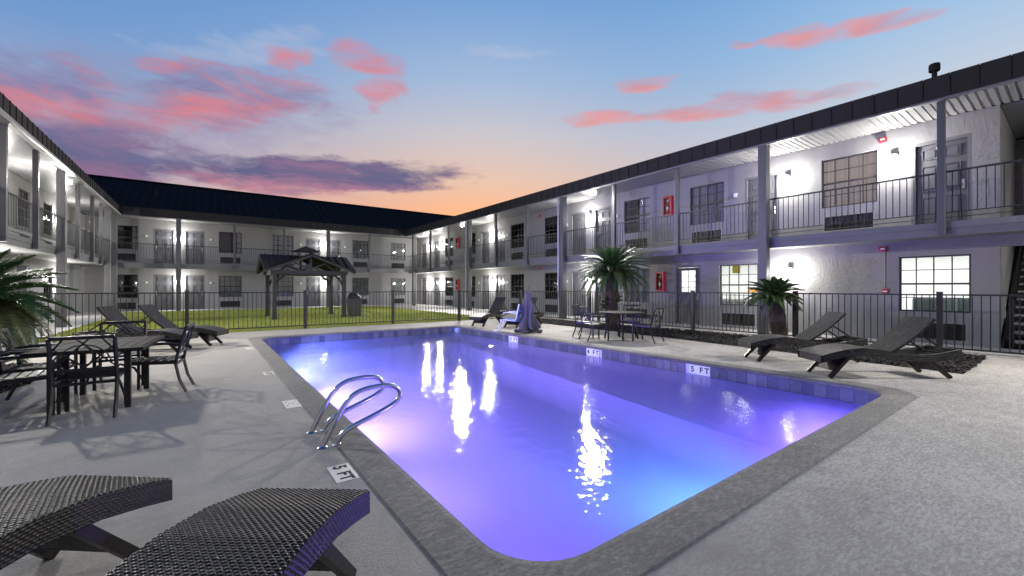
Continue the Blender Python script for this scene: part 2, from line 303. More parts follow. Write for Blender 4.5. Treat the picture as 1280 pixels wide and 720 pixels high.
# ------------------------------------------------------------------ mesh helpers
class MB:
    def __init__(s): s.v = []; s.f = []; s.mi = []; s.uv = None
    def quad(s, a, b, c, d, mi=0):
        i = len(s.v); s.v += [a, b, c, d]; s.f.append((i, i + 1, i + 2, i + 3)); s.mi.append(mi)
    def tri(s, a, b, c, mi=0):
        i = len(s.v); s.v += [a, b, c]; s.f.append((i, i + 1, i + 2)); s.mi.append(mi)
    def box(s, x0, x1, y0, y1, z0, z1, mi=0):
        i = len(s.v)
        s.v += [(x0, y0, z0), (x1, y0, z0), (x1, y1, z0), (x0, y1, z0), (x0, y0, z1), (x1, y0, z1), (x1, y1, z1), (x0, y1, z1)]
        for q in ((0, 3, 2, 1), (4, 5, 6, 7), (0, 1, 5, 4), (1, 2, 6, 5), (2, 3, 7, 6), (3, 0, 4, 7)):
            s.f.append(tuple(i + k for k in q)); s.mi.append(mi)
        return s
    def bar(s, a, b, w, h, up=(0, 0, 1), mi=0):
        a = Vector(a); b = Vector(b); d = (b - a).normalized(); u = Vector(up)
        sx = d.cross(u)
        if sx.length < 1e-4: sx = d.cross(Vector((1, 0, 0)))
        sx.normalize(); uz = sx.cross(d).normalized()
        i = len(s.v)
        for p in (a, b):
            for (q, r) in ((-1, -1), (1, -1), (1, 1), (-1, 1)):
                s.v.append(tuple(p + sx * (q * w / 2) + uz * (r * h / 2)))
        for q in ((0, 1, 2, 3), (7, 6, 5, 4), (0, 4, 5, 1), (1, 5, 6, 2), (2, 6, 7, 3), (3, 7, 4, 0)):
            s.f.append(tuple(i + k for k in q)); s.mi.append(mi)
        return s
    def tube(s, pts, r, n=8, closed=False, mi=0, flat=1.0):
        pts = [Vector(p) for p in pts]; i0 = len(s.v); m = len(pts); prev = None
        rr = r if isinstance(r, (list, tuple)) else [r] * m
        for k, p in enumerate(pts):
            d = (pts[(k + 1) % m] - pts[k - 1]) if closed else (pts[min(k + 1, m - 1)] - pts[max(k - 1, 0)])
            d.normalize()
            if prev is None:
                prev = d.cross(Vector((0, 0, 1)))
                if prev.length < 1e-3: prev = d.cross(Vector((1, 0, 0)))
            sx = (prev - d * prev.dot(d)).normalized(); prev = sx; sy = d.cross(sx)
            for j in range(n):
                a = 2 * math.pi * j / n
                s.v.append(tuple(p + sx * (math.cos(a) * rr[k]) + sy * (math.sin(a) * rr[k] * flat)))
        for k in range(m if closed else m - 1):
            for j in range(n):
                a = i0 + k * n + j; b = i0 + k * n + (j + 1) % n; c = i0 + ((k + 1) % m) * n + (j + 1) % n; d = i0 + ((k + 1) % m) * n + j
                s.f.append((a, b, c, d)); s.mi.append(mi)
        if not closed:
            s.f.append(tuple(i0 + j for j in reversed(range(n)))); s.mi.append(mi)
            s.f.append(tuple(i0 + (m - 1) * n + j for j in range(n))); s.mi.append(mi)
        return s
    def lathe(s, prof, n=16, c=(0, 0, 0), mi=0):
        i0 = len(s.v)
        for (r, z) in prof:
            for j in range(n):
                a = 2 * math.pi * j / n; s.v.append((c[0] + r * math.cos(a), c[1] + r * math.sin(a), c[2] + z))
        for k in range(len(prof) - 1):
            for j in range(n):
                s.f.append((i0 + k * n + j, i0 + k * n + (j + 1) % n, i0 + (k + 1) * n + (j + 1) % n, i0 + (k + 1) * n + j)); s.mi.append(mi)
        s.f.append(tuple(i0 + j for j in reversed(range(n)))); s.mi.append(mi)
        s.f.append(tuple(i0 + (len(prof) - 1) * n + j for j in range(n))); s.mi.append(mi)
        return s
    def mesh(s, name, mats, origin=(0, 0, 0), smooth=False):
        me = bpy.data.meshes.new(name); o = Vector(origin)
        me.from_pydata([(v[0] - o.x, v[1] - o.y, v[2] - o.z) for v in s.v], [], s.f)
        if not isinstance(mats, (list, tuple)): mats = [mats]
        for m in mats: me.materials.append(m)
        if len(mats) > 1: me.polygons.foreach_set('material_index', s.mi)
        if s.uv:
            ul = me.uv_layers.new(name='UVMap')
            for lp in me.loops: ul.data[lp.index].uv = s.uv[lp.vertex_index]
        if smooth: me.polygons.foreach_set('use_smooth', [True] * len(me.polygons))
        me.update(); return me
    def build(s, name, mats, parent=None, origin=(0, 0, 0), loc=(0, 0, 0), smooth=False):
        return link(name, s.mesh(name, mats, origin, smooth), parent, loc)

def link(name, data, parent=None, loc=(0, 0, 0), rz=0.0, scale=None, rot=None):
    o = bpy.data.objects.new(name, data); col.objects.link(o); o.parent = parent; o.location = loc
    if rot is not None: o.rotation_euler = rot
    elif rz: o.rotation_euler = (0, 0, rz)
    if scale is not None: o.scale = scale
    return o
def tag(o, label=None, cat=None, group=None, kind=None):
    if label: o['label'] = label
    if cat: o['category'] = cat
    if group: o['group'] = group
    if kind: o['kind'] = kind
    return o
def thing(name, label, cat, loc=(0, 0, 0), rz=0.0, group=None):
    return tag(link(name, None, None, loc, rz), label, cat, group)
def copy_tree(o, parent=None):
    c = o.copy(); col.objects.link(c); c.parent = parent
    for ch in list(o.children): copy_tree(ch, c)
    return c
def bevel(o, w, seg=2):
    b = o.modifiers.new('bevel', 'BEVEL'); b.width = w; b.segments = seg; b.limit_method = 'ANGLE'; b.angle_limit = R(40); return o
def light(name, typ, parent, loc, watts, colr, radius=0.05, rot=None, spot=None, blend=0.6):
    d = bpy.data.lights.new(name, typ); d.energy = watts; d.color = colr
    if typ in ('POINT', 'SPOT'): d.shadow_soft_size = radius
    if typ == 'SPOT': d.spot_size = R(spot); d.spot_blend = blend
    o = link(name, d, parent, loc)
    if rot is not None: o.rotation_euler = rot
    return o
def letters(parent, body, size, loc, rot, depth, gap, bold):
    adv = {' ': .34, '5': .60, '4': .62, '3': .60, 'F': .58, 'T': .58}; tot = sum(adv[c] for c in body) * gap; x = -tot / 2
    for c in body:
        w = adv[c] * gap
        if c != ' ': link('letter', text_mesh('letter', c, size, M_black, depth, 1.0, bold), parent, (loc[0] + (x + w / 2) * size, loc[1], loc[2]), rot=rot)
        x += w
def text_mesh(name, body, size, mats, depth=0.0015, spacing=1.0, bold=0.0):
    cu = bpy.data.curves.new(name, 'FONT'); cu.body = body; cu.size = size; cu.align_x = 'CENTER'; cu.align_y = 'CENTER'
    cu.extrude = depth; cu.offset = bold; cu.space_character = spacing; cu.resolution_u = 3
    ob = bpy.data.objects.new(name, cu); col.objects.link(ob)
    dg = bpy.context.evaluated_depsgraph_get(); me = bpy.data.meshes.new_from_object(ob.evaluated_get(dg))
    bpy.data.objects.remove(ob); bpy.data.curves.remove(cu)
    me.name = name; me.materials.clear(); me.materials.append(mats); return me

# ================================================================== GROUND
PX0, PX1, PY0, PY1, PR = 1.15, 7.05, 1.46, 12.95, 0.38      # pool inner edge
WZ = -0.215                                                # water level
def rrect(x0, x1, y0, y1, r, n=8):
    pts = []
    for cx, cy, a0 in ((x1 - r, y0 + r, -90), (x1 - r, y1 - r, 0), (x0 + r, y1 - r, 90), (x0 + r, y0 + r, 180)):
        for k in range(n + 1):
            a = R(a0 + 90 * k / n); pts.append((cx + r * math.cos(a), cy + r * math.sin(a)))
    return pts
def ring(outer, inner, z):                                   # flat ring between two loops of equal length
    mb = MB(); n = len(outer)
    for k in range(n):
        a, b = outer[k], outer[(k + 1) % n]; c, d = inner[(k + 1) % n], inner[k]
        mb.quad((*a, z), (*b, z), (*c, z), (*d, z))
    return mb

g = MB()
big = [(-900, -900), (900, -900), (900, 900), (-900, 900)]
hole = [(PX0 - .1, PY0 - .1), (PX1 + .1, PY0 - .1), (PX1 + .1, PY1 + .1), (PX0 - .1, PY1 + .1)]
for k in range(4):
    a, b = big[k], big[(k + 1) % 4]; c, d = hole[(k + 1) % 4], hole[k]
    g.quad((*a, -0.06), (*b, -0.06), (*c, -0.06), (*d, -0.06))
tag(g.build('ground', mat('ground_soil', (0.09, 0.085, 0.075), 0.95, var=0.3, vscale=0.8)), 'dark bare ground stretching out beyond the motel wings', 'ground', kind='structure')

CW = 0.27
inner = rrect(PX0, PX1, PY0, PY1, PR); OR_ = 0.46
# deck: frame of four strips round the coping
d = MB()
DX0, DX1, DY0, DY1 = -3.45, 12.5, -9.0, 14.95
ox0, ox1, oy0, oy1 = PX0 - CW, PX1 + CW, PY0 - CW, PY1 + CW
def slab_with_hole(mb, z, zb):
    mb.quad((DX0, DY0, z), (DX1, DY0, z), (DX1, oy0, z), (DX0, oy0, z)); mb.quad((DX0, oy1, z), (DX1, oy1, z), (DX1, DY1, z), (DX0, DY1, z))
    mb.quad((DX0, oy0, z), (ox0, oy0, z), (ox0, oy1, z), (DX0, oy1, z)); mb.quad((ox1, oy0, z), (DX1, oy0, z), (DX1, oy1, z), (ox1, oy1, z))
    mb.quad((DX0, DY0, zb), (DX1, DY0, zb), (DX1, DY0, z), (DX0, DY0, z)); mb.quad((DX1, DY1, zb), (DX0, DY1, zb), (DX0, DY1, z), (DX1, DY1, z))
slab_with_hole(d, 0.0, -0.06)
for cxy in ((ox0, oy0, 1, 1), (ox1, oy0, -1, 1), (ox1, oy1, -1, -1), (ox0, oy1, 1, -1)):  # fill outside the rounded coping corners
    cc = (cxy[0] + cxy[2] * OR_, cxy[1] + cxy[3] * OR_)
    arc = [(cc[0] - cxy[2] * (OR_ - .01) * math.cos(R(9 * k)), cc[1] - cxy[3] * (OR_ - .01) * math.sin(R(9 * k)), -0.0005) for k in range(11)]
    for p, q in zip(arc[:-1], arc[1:]): d.tri((cxy[0], cxy[1], -0.0005), p, q)
tag(d.build('pool_deck', M_deck), 'grey textured concrete deck round the pool', 'pool deck', kind='structure')

# coping: raised rounded band with a bullnose lip over the tile
cp = MB()
prof = [(-CW, 0.0), (-CW + .012, 0.010), (-0.03, 0.014), (0.004, 0.008), (0.018, -0.010), (0.018, -0.034), (0.004, -0.050), (-0.05, -0.052)]
loops = []
for off, z in prof:
    L = rrect(PX0 + off, PX1 - off, PY0 + off, PY1 - off, PR + (OR_ - PR) * min(1, max(0, -off / CW)) if off < 0 else PR - off * .6)
    loops.append([(p[0], p[1], z) for p in L])
n = len(loops[0])
for a, b in zip(loops[:-1], loops[1:]):
    for k in range(n): cp.quad(a[k], a[(k + 1) % n], b[(k + 1) % n], b[k])
tag(cp.build('pool_coping', M_coping, smooth=True), 'dark grey rounded coping along the pool edge', 'coping', kind='structure')

# basin
bs = MB(); wl = rrect(PX0, PX1, PY0, PY1, PR)
def floor_z(y): t = min(1, max(0, (y - PY0) / (PY1 - PY0))); return -1.75 + 0.70 * t
n = len(wl); CV = 0.62                                        # walls curve into the floor through a wide cove
bl = [[(p[0], p[1], -0.05) for p in wl]]
for k in range(9):
    a_ = R(90 * k / 8); off = CV * (1 - math.cos(a_)); L = rrect(PX0 + off, PX1 - off, PY0 + off, PY1 - off, max(.05, PR - off) if off < PR else .05)
    bl.append([(p[0], p[1], floor_z(p[1]) + CV * (1 - math.sin(a_))) for p in L])
for A_, B_ in zip(bl[:-1], bl[1:]):
    for k in range(n): bs.quad(A_[k], A_[(k + 1) % n], B_[(k + 1) % n], B_[k])
x0_, x1_, y0_, y1_ = PX0 + CV, PX1 - CV, PY0 + CV, PY1 - CV
for k in range(24):
    ya, yb = y0_ + (y1_ - y0_) * k / 24, y0_ + (y1_ - y0_) * (k + 1) / 24
    bs.quad((x0_, ya, floor_z(ya)), (x1_, ya, floor_z(ya)), (x1_, yb, floor_z(yb)), (x0_, yb, floor_z(yb)))
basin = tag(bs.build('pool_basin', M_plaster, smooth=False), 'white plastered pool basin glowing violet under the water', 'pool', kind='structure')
# waterline tiles, each a piece
tile_me = MB().box(-0.073, 0.073, -0.012, 0.0, -0.090, 0.090).mesh('waterline_tile', [M_tiles[0]])
tile_mes = []
for mm in M_tiles:
    t_ = tile_me.copy(); t_.materials.clear(); t_.materials.append(mm); tile_mes.append(t_)
def tile_row(p0, p1, rz, skip=()):
    L = (Vector(p1) - Vector(p0)).length; nT = int(L / 0.152)
    for k in range(nT):
        t = (k + .5) / nT; p = Vector(p0).lerp(Vector(p1), t)
        if any(abs(p.y - s) < .2 for s in skip): continue
        link('waterline_tile', random.choice(tile_mes), basin, (p.x, p.y, -0.142), rz)
MARKS = [(4.02, '5 FT'), (6.55, '4 FT'), (9.55, '3 FT')]
tile_row((PX1, PY0 + PR), (PX1, PY1 - PR), R(-90), [m_[0] for m_ in MARKS])
tile_row((PX0 + PR, PY1), (PX1 - PR, PY1), 0.0)
tile_row((PX0, PY0 + PR), (PX0, PY1 - PR), R(90))
# curved corner tiles so the band closes round the far corners
for cx, cy, a0 in ((PX1 - PR, PY0 + PR, -90), (PX1 - PR, PY1 - PR, 0), (PX0 + PR, PY1 - PR, 90)):
    for k in range(4):
        a = R(a0 + 90 * (k + .5) / 4); link('waterline_tile', random.choice(tile_mes), basin, (cx + (PR + .004) * math.cos(a), cy + (PR + .004) * math.sin(a), -0.142), a - R(90))
wt = MB(); wl2 = rrect(PX0 + .014, PX1 - .014, PY0 + .014, PY1 - .014, PR - .014)      # a closed body of water
wt.v = [(p[0], p[1], WZ) for p in wl2] + [(p[0], p[1], -1.76) for p in wl2]
wt.f = [tuple(range(n)), tuple(reversed(range(n, 2 * n)))] + [(k, k + n, (k + 1) % n + n, (k + 1) % n) for k in range(n)]
wt.mi = [0, 1] + [1] * n
tag(wt.build('pool_water', [M_water, M_waterside]), 'still violet lit water of the swimming pool', 'water', kind='structure')
# underwater lamps
def pool_lamp(loc, ang, label, w=POOL_W, c=(0.30, 0.17, 1.0), down=13, cone=112):
    t = thing('pool_light', label, 'pool light', loc, ang, 'lamps set in the pool wall under water')
    MB().lathe([(0.10, 0.0), (0.12, 0.004), (0.12, 0.02), (0.10, 0.028)], 20).build('bezel', M_steel, t).rotation_euler = (R(90), 0, 0)
    MB().lathe([(0.098, 0.0), (0.08, 0.03), (0.02, 0.04)], 20).build('lens', M_poollens, t).rotation_euler = (R(90), 0, 0)
    light('pool_bulb', 'SPOT', t, (0, -0.06, 0), w, c, 0.10, (R(90 - down), 0, R(180)), cone, 1.0)
VIO = (0.27, 0.18, 1.0)
pool_lamp((2.3, PY0 + .01, -0.80), R(180), 'added round underwater lamp in the near pool wall closest to the woven loungers', POOL_W * .22, VIO)  # added out of view to even out the violet glow
pool_lamp((5.3, PY0 + .01, -0.80), R(180), 'round underwater lamp in the near pool wall below the bright glow', POOL_W * 1.25, (0.07, 0.35, 1.0), 32, 96)
pool_lamp((PX1 - .01, 1.98, -0.80), R(-90), 'round underwater lamp in the pool wall below the right loungers', POOL_W * .9, (0.22, 0.13, 1.0), -14, 140)
for y, w, c, lab in [(3.0, .28, VIO, 'below the 5 FT deck tile'), (5.4, 1.0, (0.23, 0.17, 1.0), 'just beyond the ladder rails'), (7.8, 2.3, (0.27, 0.19, 1.0), 'halfway along the ladder side'), (10.2, 2.2, (0.22, 0.21, 1.0), 'towards the lawn end of the ladder side'), (12.2, 1.2, (0.18, 0.24, 1.0), 'in the corner nearest the lawn')]:
    pool_lamp((PX0 + .01, y, -0.62), R(90), 'added round underwater lamp in the pool wall ' + lab, POOL_W * w, c)  # unseen lamps added along this wall to spread violet light across the pool

# walkways, lawn, mulch
def sheet(name, x0, x1, y0, y1, z, m, label, cat, zb=None):
    b = MB().box(x0, x1, y0, y1, z - .1 if zb is None else zb, z); return tag(b.build(name, m), label, cat, kind='structure')
sheet('walkway', 12.504, 13.84, -9, 31.99, 0.02, M_walk, 'pale concrete walkway under the long balcony wing', 'walkway')
sheet('walkway', 10.2, 12.5, 14.954, 30.3, 0.008, M_walk, 'pale concrete strip between the lawn and the long wing', 'walkway')
sheet('walkway', -5.29, 12.5, 30.304, 31.99, 0.016, M_walk, 'pale concrete walkway along the far wing', 'walkway')
sheet('walkway', -5.29, -3.454, -2, 30.3, 0.012, M_walk, 'pale concrete walkway along the left wing', 'walkway')
lawn_m = bpy.data.materials.new('lawn_soil'); lawn_m.use_nodes = True
N = NT(lawn_m.node_tree); geo = N.new('ShaderNodeNewGeometry').outputs['Position']
N.l.new(N.ramp(N.noise(geo, 1.1, 5, 0.6), [(0.35, (0.14, 0.18, 0.04)), (0.55, (0.22, 0.23, 0.06)), (0.72, (0.30, 0.21, 0.11))]), N.n['Principled BSDF'].inputs['Base Color'])
N.n['Principled BSDF'].inputs['Roughness'].default_value = 0.95
LX0, LX1, LY0, LY1 = -3.45, 10.196, 14.954, 30.3
tag(MB().box(LX0, LX1, LY0, LY1, -.1, -0.004).build('lawn', lawn_m), 'yellowish green lawn between the pool fence and the far wing', 'lawn', kind='structure')
gm = bpy.data.materials.new('grass_blade'); gm.use_nodes = True; N = NT(gm.node_tree)
geo = N.new('ShaderNodeNewGeometry').outputs['Position']
gn = N.m('ADD', N.m('MULTIPLY', N.noise(geo, 0.9, 4, 0.6), 0.7), N.m('MULTIPLY', N.noise(geo, 30.0, 2, 0.5), 0.3))
N.l.new(N.ramp(gn, [(0.36, (0.20, 0.29, 0.035)), (0.48, (0.32, 0.37, 0.055)), (0.60, (0.40, 0.38, 0.085)), (0.70, (0.40, 0.29, 0.15))]), N.n['Principled BSDF'].inputs['Base Color'])
N.n['Principled BSDF'].inputs['Roughness'].default_value = 0.7
gb = MB()
for k in range(90000):
    x = random.uniform(LX0, LX1); y = LY0 + (LY1 - LY0) * random.random() ** 1.25
    a = random.uniform(0, 6.283); h_ = random.uniform(.025, .075); w_ = .009
    dx, dy = math.cos(a) * w_, math.sin(a) * w_; lx, ly = random.uniform(-.03, .03), random.uniform(-.03, .03)
    gb.tri((x - dx, y - dy, -.006), (x + dx, y + dy, -.006), (x + lx, y + ly, h_))
tag(gb.build('grass', gm), 'short patchy grass growing on the lawn', 'grass', kind='stuff')

BED = [(9.35, 1.1), (11.9, 1.1), (11.9, 6.9), (11.35, 14.2), (10.2, 14.2), (10.05, 9.0), (9.75, 5.0)]
def bed(name, poly, label, nchips):
    mb = MB(); mb.v = [(*p, 0.006) for p in poly]; mb.f = [tuple(range(len(poly)))]; mb.mi = [0]
    tag(mb.build(name, M_mulch), label, 'mulch bed', kind='structure')
    def inside(x, y):
        c = False; j = len(poly) - 1
        for i in range(len(poly)):
            xi, yi = poly[i]; xj, yj = poly[j]
            if (yi > y) != (yj > y) and x < (xj - xi) * (y - yi) / (yj - yi) + xi: c = not c
            j = i
        return c
    xs = [p[0] for p in poly]; ys = [p[1] for p in poly]; ch = MB(); k = 0
    while k < nchips:
        x = random.uniform(min(xs), max(xs)); y = random.uniform(min(ys), max(ys))
        if not inside(x, y): continue
        k += 1; a = random.uniform(0, 6.28); L = random.uniform(.015, .05); w = random.uniform(.006, .016)
        c = Vector((x, y, 0.012 + random.random() * .045)); u = Vector((math.cos(a) * L, math.sin(a) * L, random.uniform(-.02, .02))); v = Vector((-math.sin(a) * w, math.cos(a) * w, random.uniform(-.01, .01)))
        i = len(ch.v); up = Vector((0, 0, .012))
        ch.v += [tuple(c - u - v), tuple(c + u - v), tuple(c + u + v), tuple(c - u + v), tuple(c + up)]
        ch.f += [(i, i + 1, i + 4), (i + 1, i + 2, i + 4), (i + 2, i + 3, i + 4), (i + 3, i, i + 4)]; ch.mi += [0] * 4
    tag(ch.build('mulch_chips', M_mulch), 'loose dark bark chips filling ' + ('the bed along the right fence' if nchips > 9000 else 'the bed behind the dining table'), 'mulch', kind='stuff')
bed('mulch_bed', BED, 'dark mulch bed along the fence behind the loungers', 16000)
bed('mulch_bed', [(-3.3, 7.6), (-2.1, 7.75), (-1.95, 8.6), (-1.95, 9.6), (-2.3, 10.4), (-3.3, 11.2)], 'dark mulch bed under the palm at the left edge', 5000)

# ================================================================== MOTEL WINGS
def wall_panel(mb, org, ud, nd, u0, u1, z0, z1, openings, depth=0.13):
    """front face at org + ud*u, outward normal nd; openings (u0,u1,z0,z1) with reveals going inwards"""
    us = sorted({u0, u1, *[o[0] for o in openings], *[o[1] for o in openings]}); zs = sorted({z0, z1, *[o[2] for o in openings], *[o[3] for o in openings]})
    us = [u for u in us if u0 <= u <= u1]; zs = [z for z in zs if z0 <= z <= z1]
    P = lambda u, z, dn=0.0: tuple(Vector(org) + Vector(ud) * u + Vector((0, 0, z)) - Vector(nd) * dn)
    for a, b in zip(us[:-1], us[1:]):
        run = None
        for c, d_ in zip(zs[:-1], zs[1:]):
            um, zm = (a + b) / 2, (c + d_) / 2
            if any(o[0] < um < o[1] and o[2] < zm < o[3] for o in openings): continue
            mb.quad(P(a, c), P(b, c), P(b, d_), P(a, d_))
    for o in openings:
        a, b, c, e = o
        mb.quad(P(a, c), P(a, c, depth), P(a, e, depth), P(a, e)); mb.quad(P(b, c, depth), P(b, c), P(b, e), P(b, e, depth))
        mb.quad(P(a, c, depth), P(a, c), P(b, c), P(b, c, depth)); mb.quad(P(a, e), P(a, e, depth), P(b, e, depth), P(b, e))

WW, WH = 1.21, 1.33
def win_frame(w, h, cols=4, rows=4):
    mb = MB(); f = .035
    mb.box(-w / 2, -w / 2 + f, .0, .06, 0, h); mb.box(w / 2 - f, w / 2, .0, .06, 0, h)
    mb.box(-w / 2 + f, w / 2 - f, .0, .06, 0, f); mb.box(-w / 2 + f, w / 2 - f, .0, .06, h - f, h)
    mb.box(-w / 2 + f, w / 2 - f, .005, .055, h / 2 - .022, h / 2 + .022)
    for k in range(1, cols):
        x = -w / 2 + w * k / cols; mb.box(x - .011, x + .011, .012, .036, f, h / 2 - .022); mb.box(x - .011, x + .011, .012, .036, h / 2 + .022, h - f)
    for k in range(1, rows):
        if k * 2 == rows: continue
        z = h * k / rows; mb.box(-w / 2 + f, w / 2 - f, .013, .035, z - .009, z + .009)
    return mb.mesh('window', M_winframe)
frame_me = win_frame(WW, WH)
pane_me = MB().box(-WW / 2 + .03, WW / 2 - .03, .028, .031, .03, WH - .03).mesh('pane', M_glass)
def pane_small(): return MB().box(-WW / 8 + .004, WW / 8 - .004, .026, .030, -WH / 8 + .004, WH / 8 - .004).mesh('pane', M_glass)
panes_me = pane_small()
def curtain_mesh(m, u0, u1, gap=None):
    mb = MB(); n_ = int((u1 - u0) / .02); prev = None
    for k in range(n_ + 1):
        x = u0 + (u1 - u0) * k / n_
        y = .085 + .016 * math.sin(x * 61) + .010 * math.sin(x * 23 + 1)
        if prev: mb.quad((prev[0], prev[1], .0), (x, y, .0), (x, y, WH + .02), (prev[0], prev[1], WH + .02))
        prev = (x, y)
    return mb.mesh('curtain', m, smooth=True)
CURT = {'beige': curtain_mesh(M_curt[0], -.66, .66), 'grey': curtain_mesh(M_curt[1], -.66, .66), 'pale': curtain_mesh(M_curt[2], -.66, .66),
        'half': curtain_mesh(M_curt[2], .05, .66), 'sliver': curtain_mesh(M_curt[2], .35, .66)}
def ac_mesh(w=1.05, h=.38):
    mb = MB(); mb.box(-w / 2 - .03, w / 2 + .03, -.012, .1, -.03, 0, 1); mb.box(-w / 2 - .03, w / 2 + .03, -.012, .1, h, h + .03, 1)
    mb.box(-w / 2 - .03, -w / 2, -.012, .1, 0, h, 1); mb.box(w / 2, w / 2 + .03, -.012, .1, 0, h, 1)
    mb.box(-w / 2, w / 2, .06, .07, 0, h, 0)
    return mb.mesh('air_conditioner', [M_black, M_grilleframe])
def ac_grille(w=1.05, h=.38):
    mb = MB()
    for k in range(1, 6): x = -w / 2 + w * k / 6; mb.box(x - .014, x + .014, -.006, .03, 0, h)
    for k in range(1, 11): z = h * k / 11; mb.box(-w / 2, w / 2, .0, .026, z - .006, z + .006)
    return mb.mesh('grille', M_grille)
AC_ME, ACG_ME = ac_mesh(), ac_grille()
DW, DH = 1.0, 2.10
def door_meshes():
    j = MB(); f = .07
    j.box(-DW / 2, -DW / 2 + f, -.02, .12, 0, DH); j.box(DW / 2 - f, DW / 2, -.02, .12, 0, DH); j.box(-DW / 2 + f, DW / 2 - f, -.02, .12, DH - f, DH)
    l = MB(); w = DW - 2 * f - .008; h = DH - f - .012; x0 = -w / 2
    l.box(x0, -x0, .05, .09, .01, h)
    rows = [(.12, .78), (.93, 1.52), (1.66, h - .10)]
    for c in (-1, 1):
        xa, xb = (x0 + .10, -.05) if c < 0 else (.05, -x0 - .10)
        for za, zb in rows:
            l.box(xa, xb, .030, .05, za, za + .018); l.box(xa, xb, .030, .05, zb - .018, zb); l.box(xa, xa + .018, .030, .05, za + .018, zb - .018); l.box(xb - .018, xb, .030, .05, za + .018, zb - .018)
            l.box(xa + .05, xb - .05, .036, .05, za + .05, zb - .05)
    hd = MB(); hd.box(-.025, .025, -.012, .0, -.11, .10); hd.tube([(0, -.012, 0), (0, -.055, 0), (.10, -.06, 0)], .009, 6); hd.box(-.014, .014, -.02, -.012, .07, .09)
    return j.mesh('door', M_jamb), l.mesh('leaf', M_door), hd.mesh('handle', M_chrome)
DJ, DL, DHd = door_meshes()
DHd_l = DHd.copy()
for v in DHd_l.vertices: v.co.x *= -1
DHd_l.flip_normals()
sign_me = MB().box(-.055, .055, -.02, 0, -.06, .06).mesh('room_sign', M_white)
plug_me = MB().box(-.03, .03, -.015, 0, -.045, .045).mesh('card_box', M_lamp)
def sconce_meshes():
    h = MB(); h.box(-.06, .06, -.03, 0, -.10, .06); h.box(-.05, .05, -.12, -.031, .0, .03)
    g_ = MB(); g_.lathe([(.045, 0), (.065, -.03), (.07, -.09), (.05, -.13), (.01, -.145)], 14, (0, -.10, -.002))
    return h.mesh('wall_lamp', M_lamp), g_.mesh('lens', M_lens)
SC_H, SC_L = sconce_meshes()

class Wing:
    """one motel wing; u runs along the wall, n points to the courtyard"""
    def __init__(s, label, org, ud, nd, rz, u0, u1, eave):
        s.t = thing('motel_wing', label, 'building', (org[0], org[1], 0)); s.o = Vector((0, 0, 0)); s.w = Vector((org[0], org[1], 0))
        s.ud = Vector(ud); s.nd = Vector(nd); s.rz = rz; s.u0 = u0; s.u1 = u1; s.eave = eave
        s.open = []; s.n = 0
    def P(s, u, d, z): v = s.ud * u + s.nd * d; return (v.x, v.y, z)       # local to the wing's empty; d = distance out from wall
    def bx(s, mb, ua, ub, da, db, za, zb, mi=0):
        a = s.P(ua, da, 0); b = s.P(ub, db, 0)
        mb.box(min(a[0], b[0]), max(a[0], b[0]), min(a[1], b[1]), max(a[1], b[1]), za, zb, mi)
    def window(s, uc, zs, curtain='grey', split=False, ac=True, z_ac=None):
        s.open.append((uc - WW / 2, uc + WW / 2, zs, zs + WH))
        o = link('window', frame_me, s.t, s.P(uc, -.045, zs), s.rz)
        if split:
            for i in range(4):
                for j in range(4): link('pane', panes_me, o, (-WW / 2 + WW * (i + .5) / 4, 0, WH * (j + .5) / 4))
        else: link('pane', pane_me, o)
        if curtain: link('curtain', CURT[curtain], o)
        if ac:
            a = link('air_conditioner', AC_ME, s.t, s.P(uc, 0.002, zs - .64), s.rz); link('grille', ACG_ME, a)
            s.open.append((uc - .525, uc + .525, zs - .64, zs - .26))
        return o
    def door(s, uc, zb, hinge=1, sign=None):
        s.open.append((uc - DW / 2, uc + DW / 2, zb, zb + DH))
        o = link('door', DJ, s.t, s.P(uc, -.02, zb), s.rz); l = link('leaf', DL, o)
        link('handle', DHd if hinge > 0 else DHd_l, o, (-hinge * .36, .05, 1.0))
        if sign: link('room_sign', sign_me, s.t, s.P(uc + sign, 0.004, zb + 1.62), s.rz)
        return o
    def lamp(s, u, z, watts=LAMP_W):
        o = link('wall_lamp', SC_H, s.t, s.P(u, 0.004, z), s.rz); link('lens', SC_L, o)
        light('lamp_bulb', 'POINT', o, (0, -.20, -.13), watts, (1.0, 0.965, 0.915), 0.06)
    def finish(s, zfloor, ztop, ceil=5.28):
        mb = MB(); wall_panel(mb, s.o, s.ud, s.nd, s.u0, s.u1, 0.0, ztop, s.open); mb.build('wall', M_stucco, s.t)

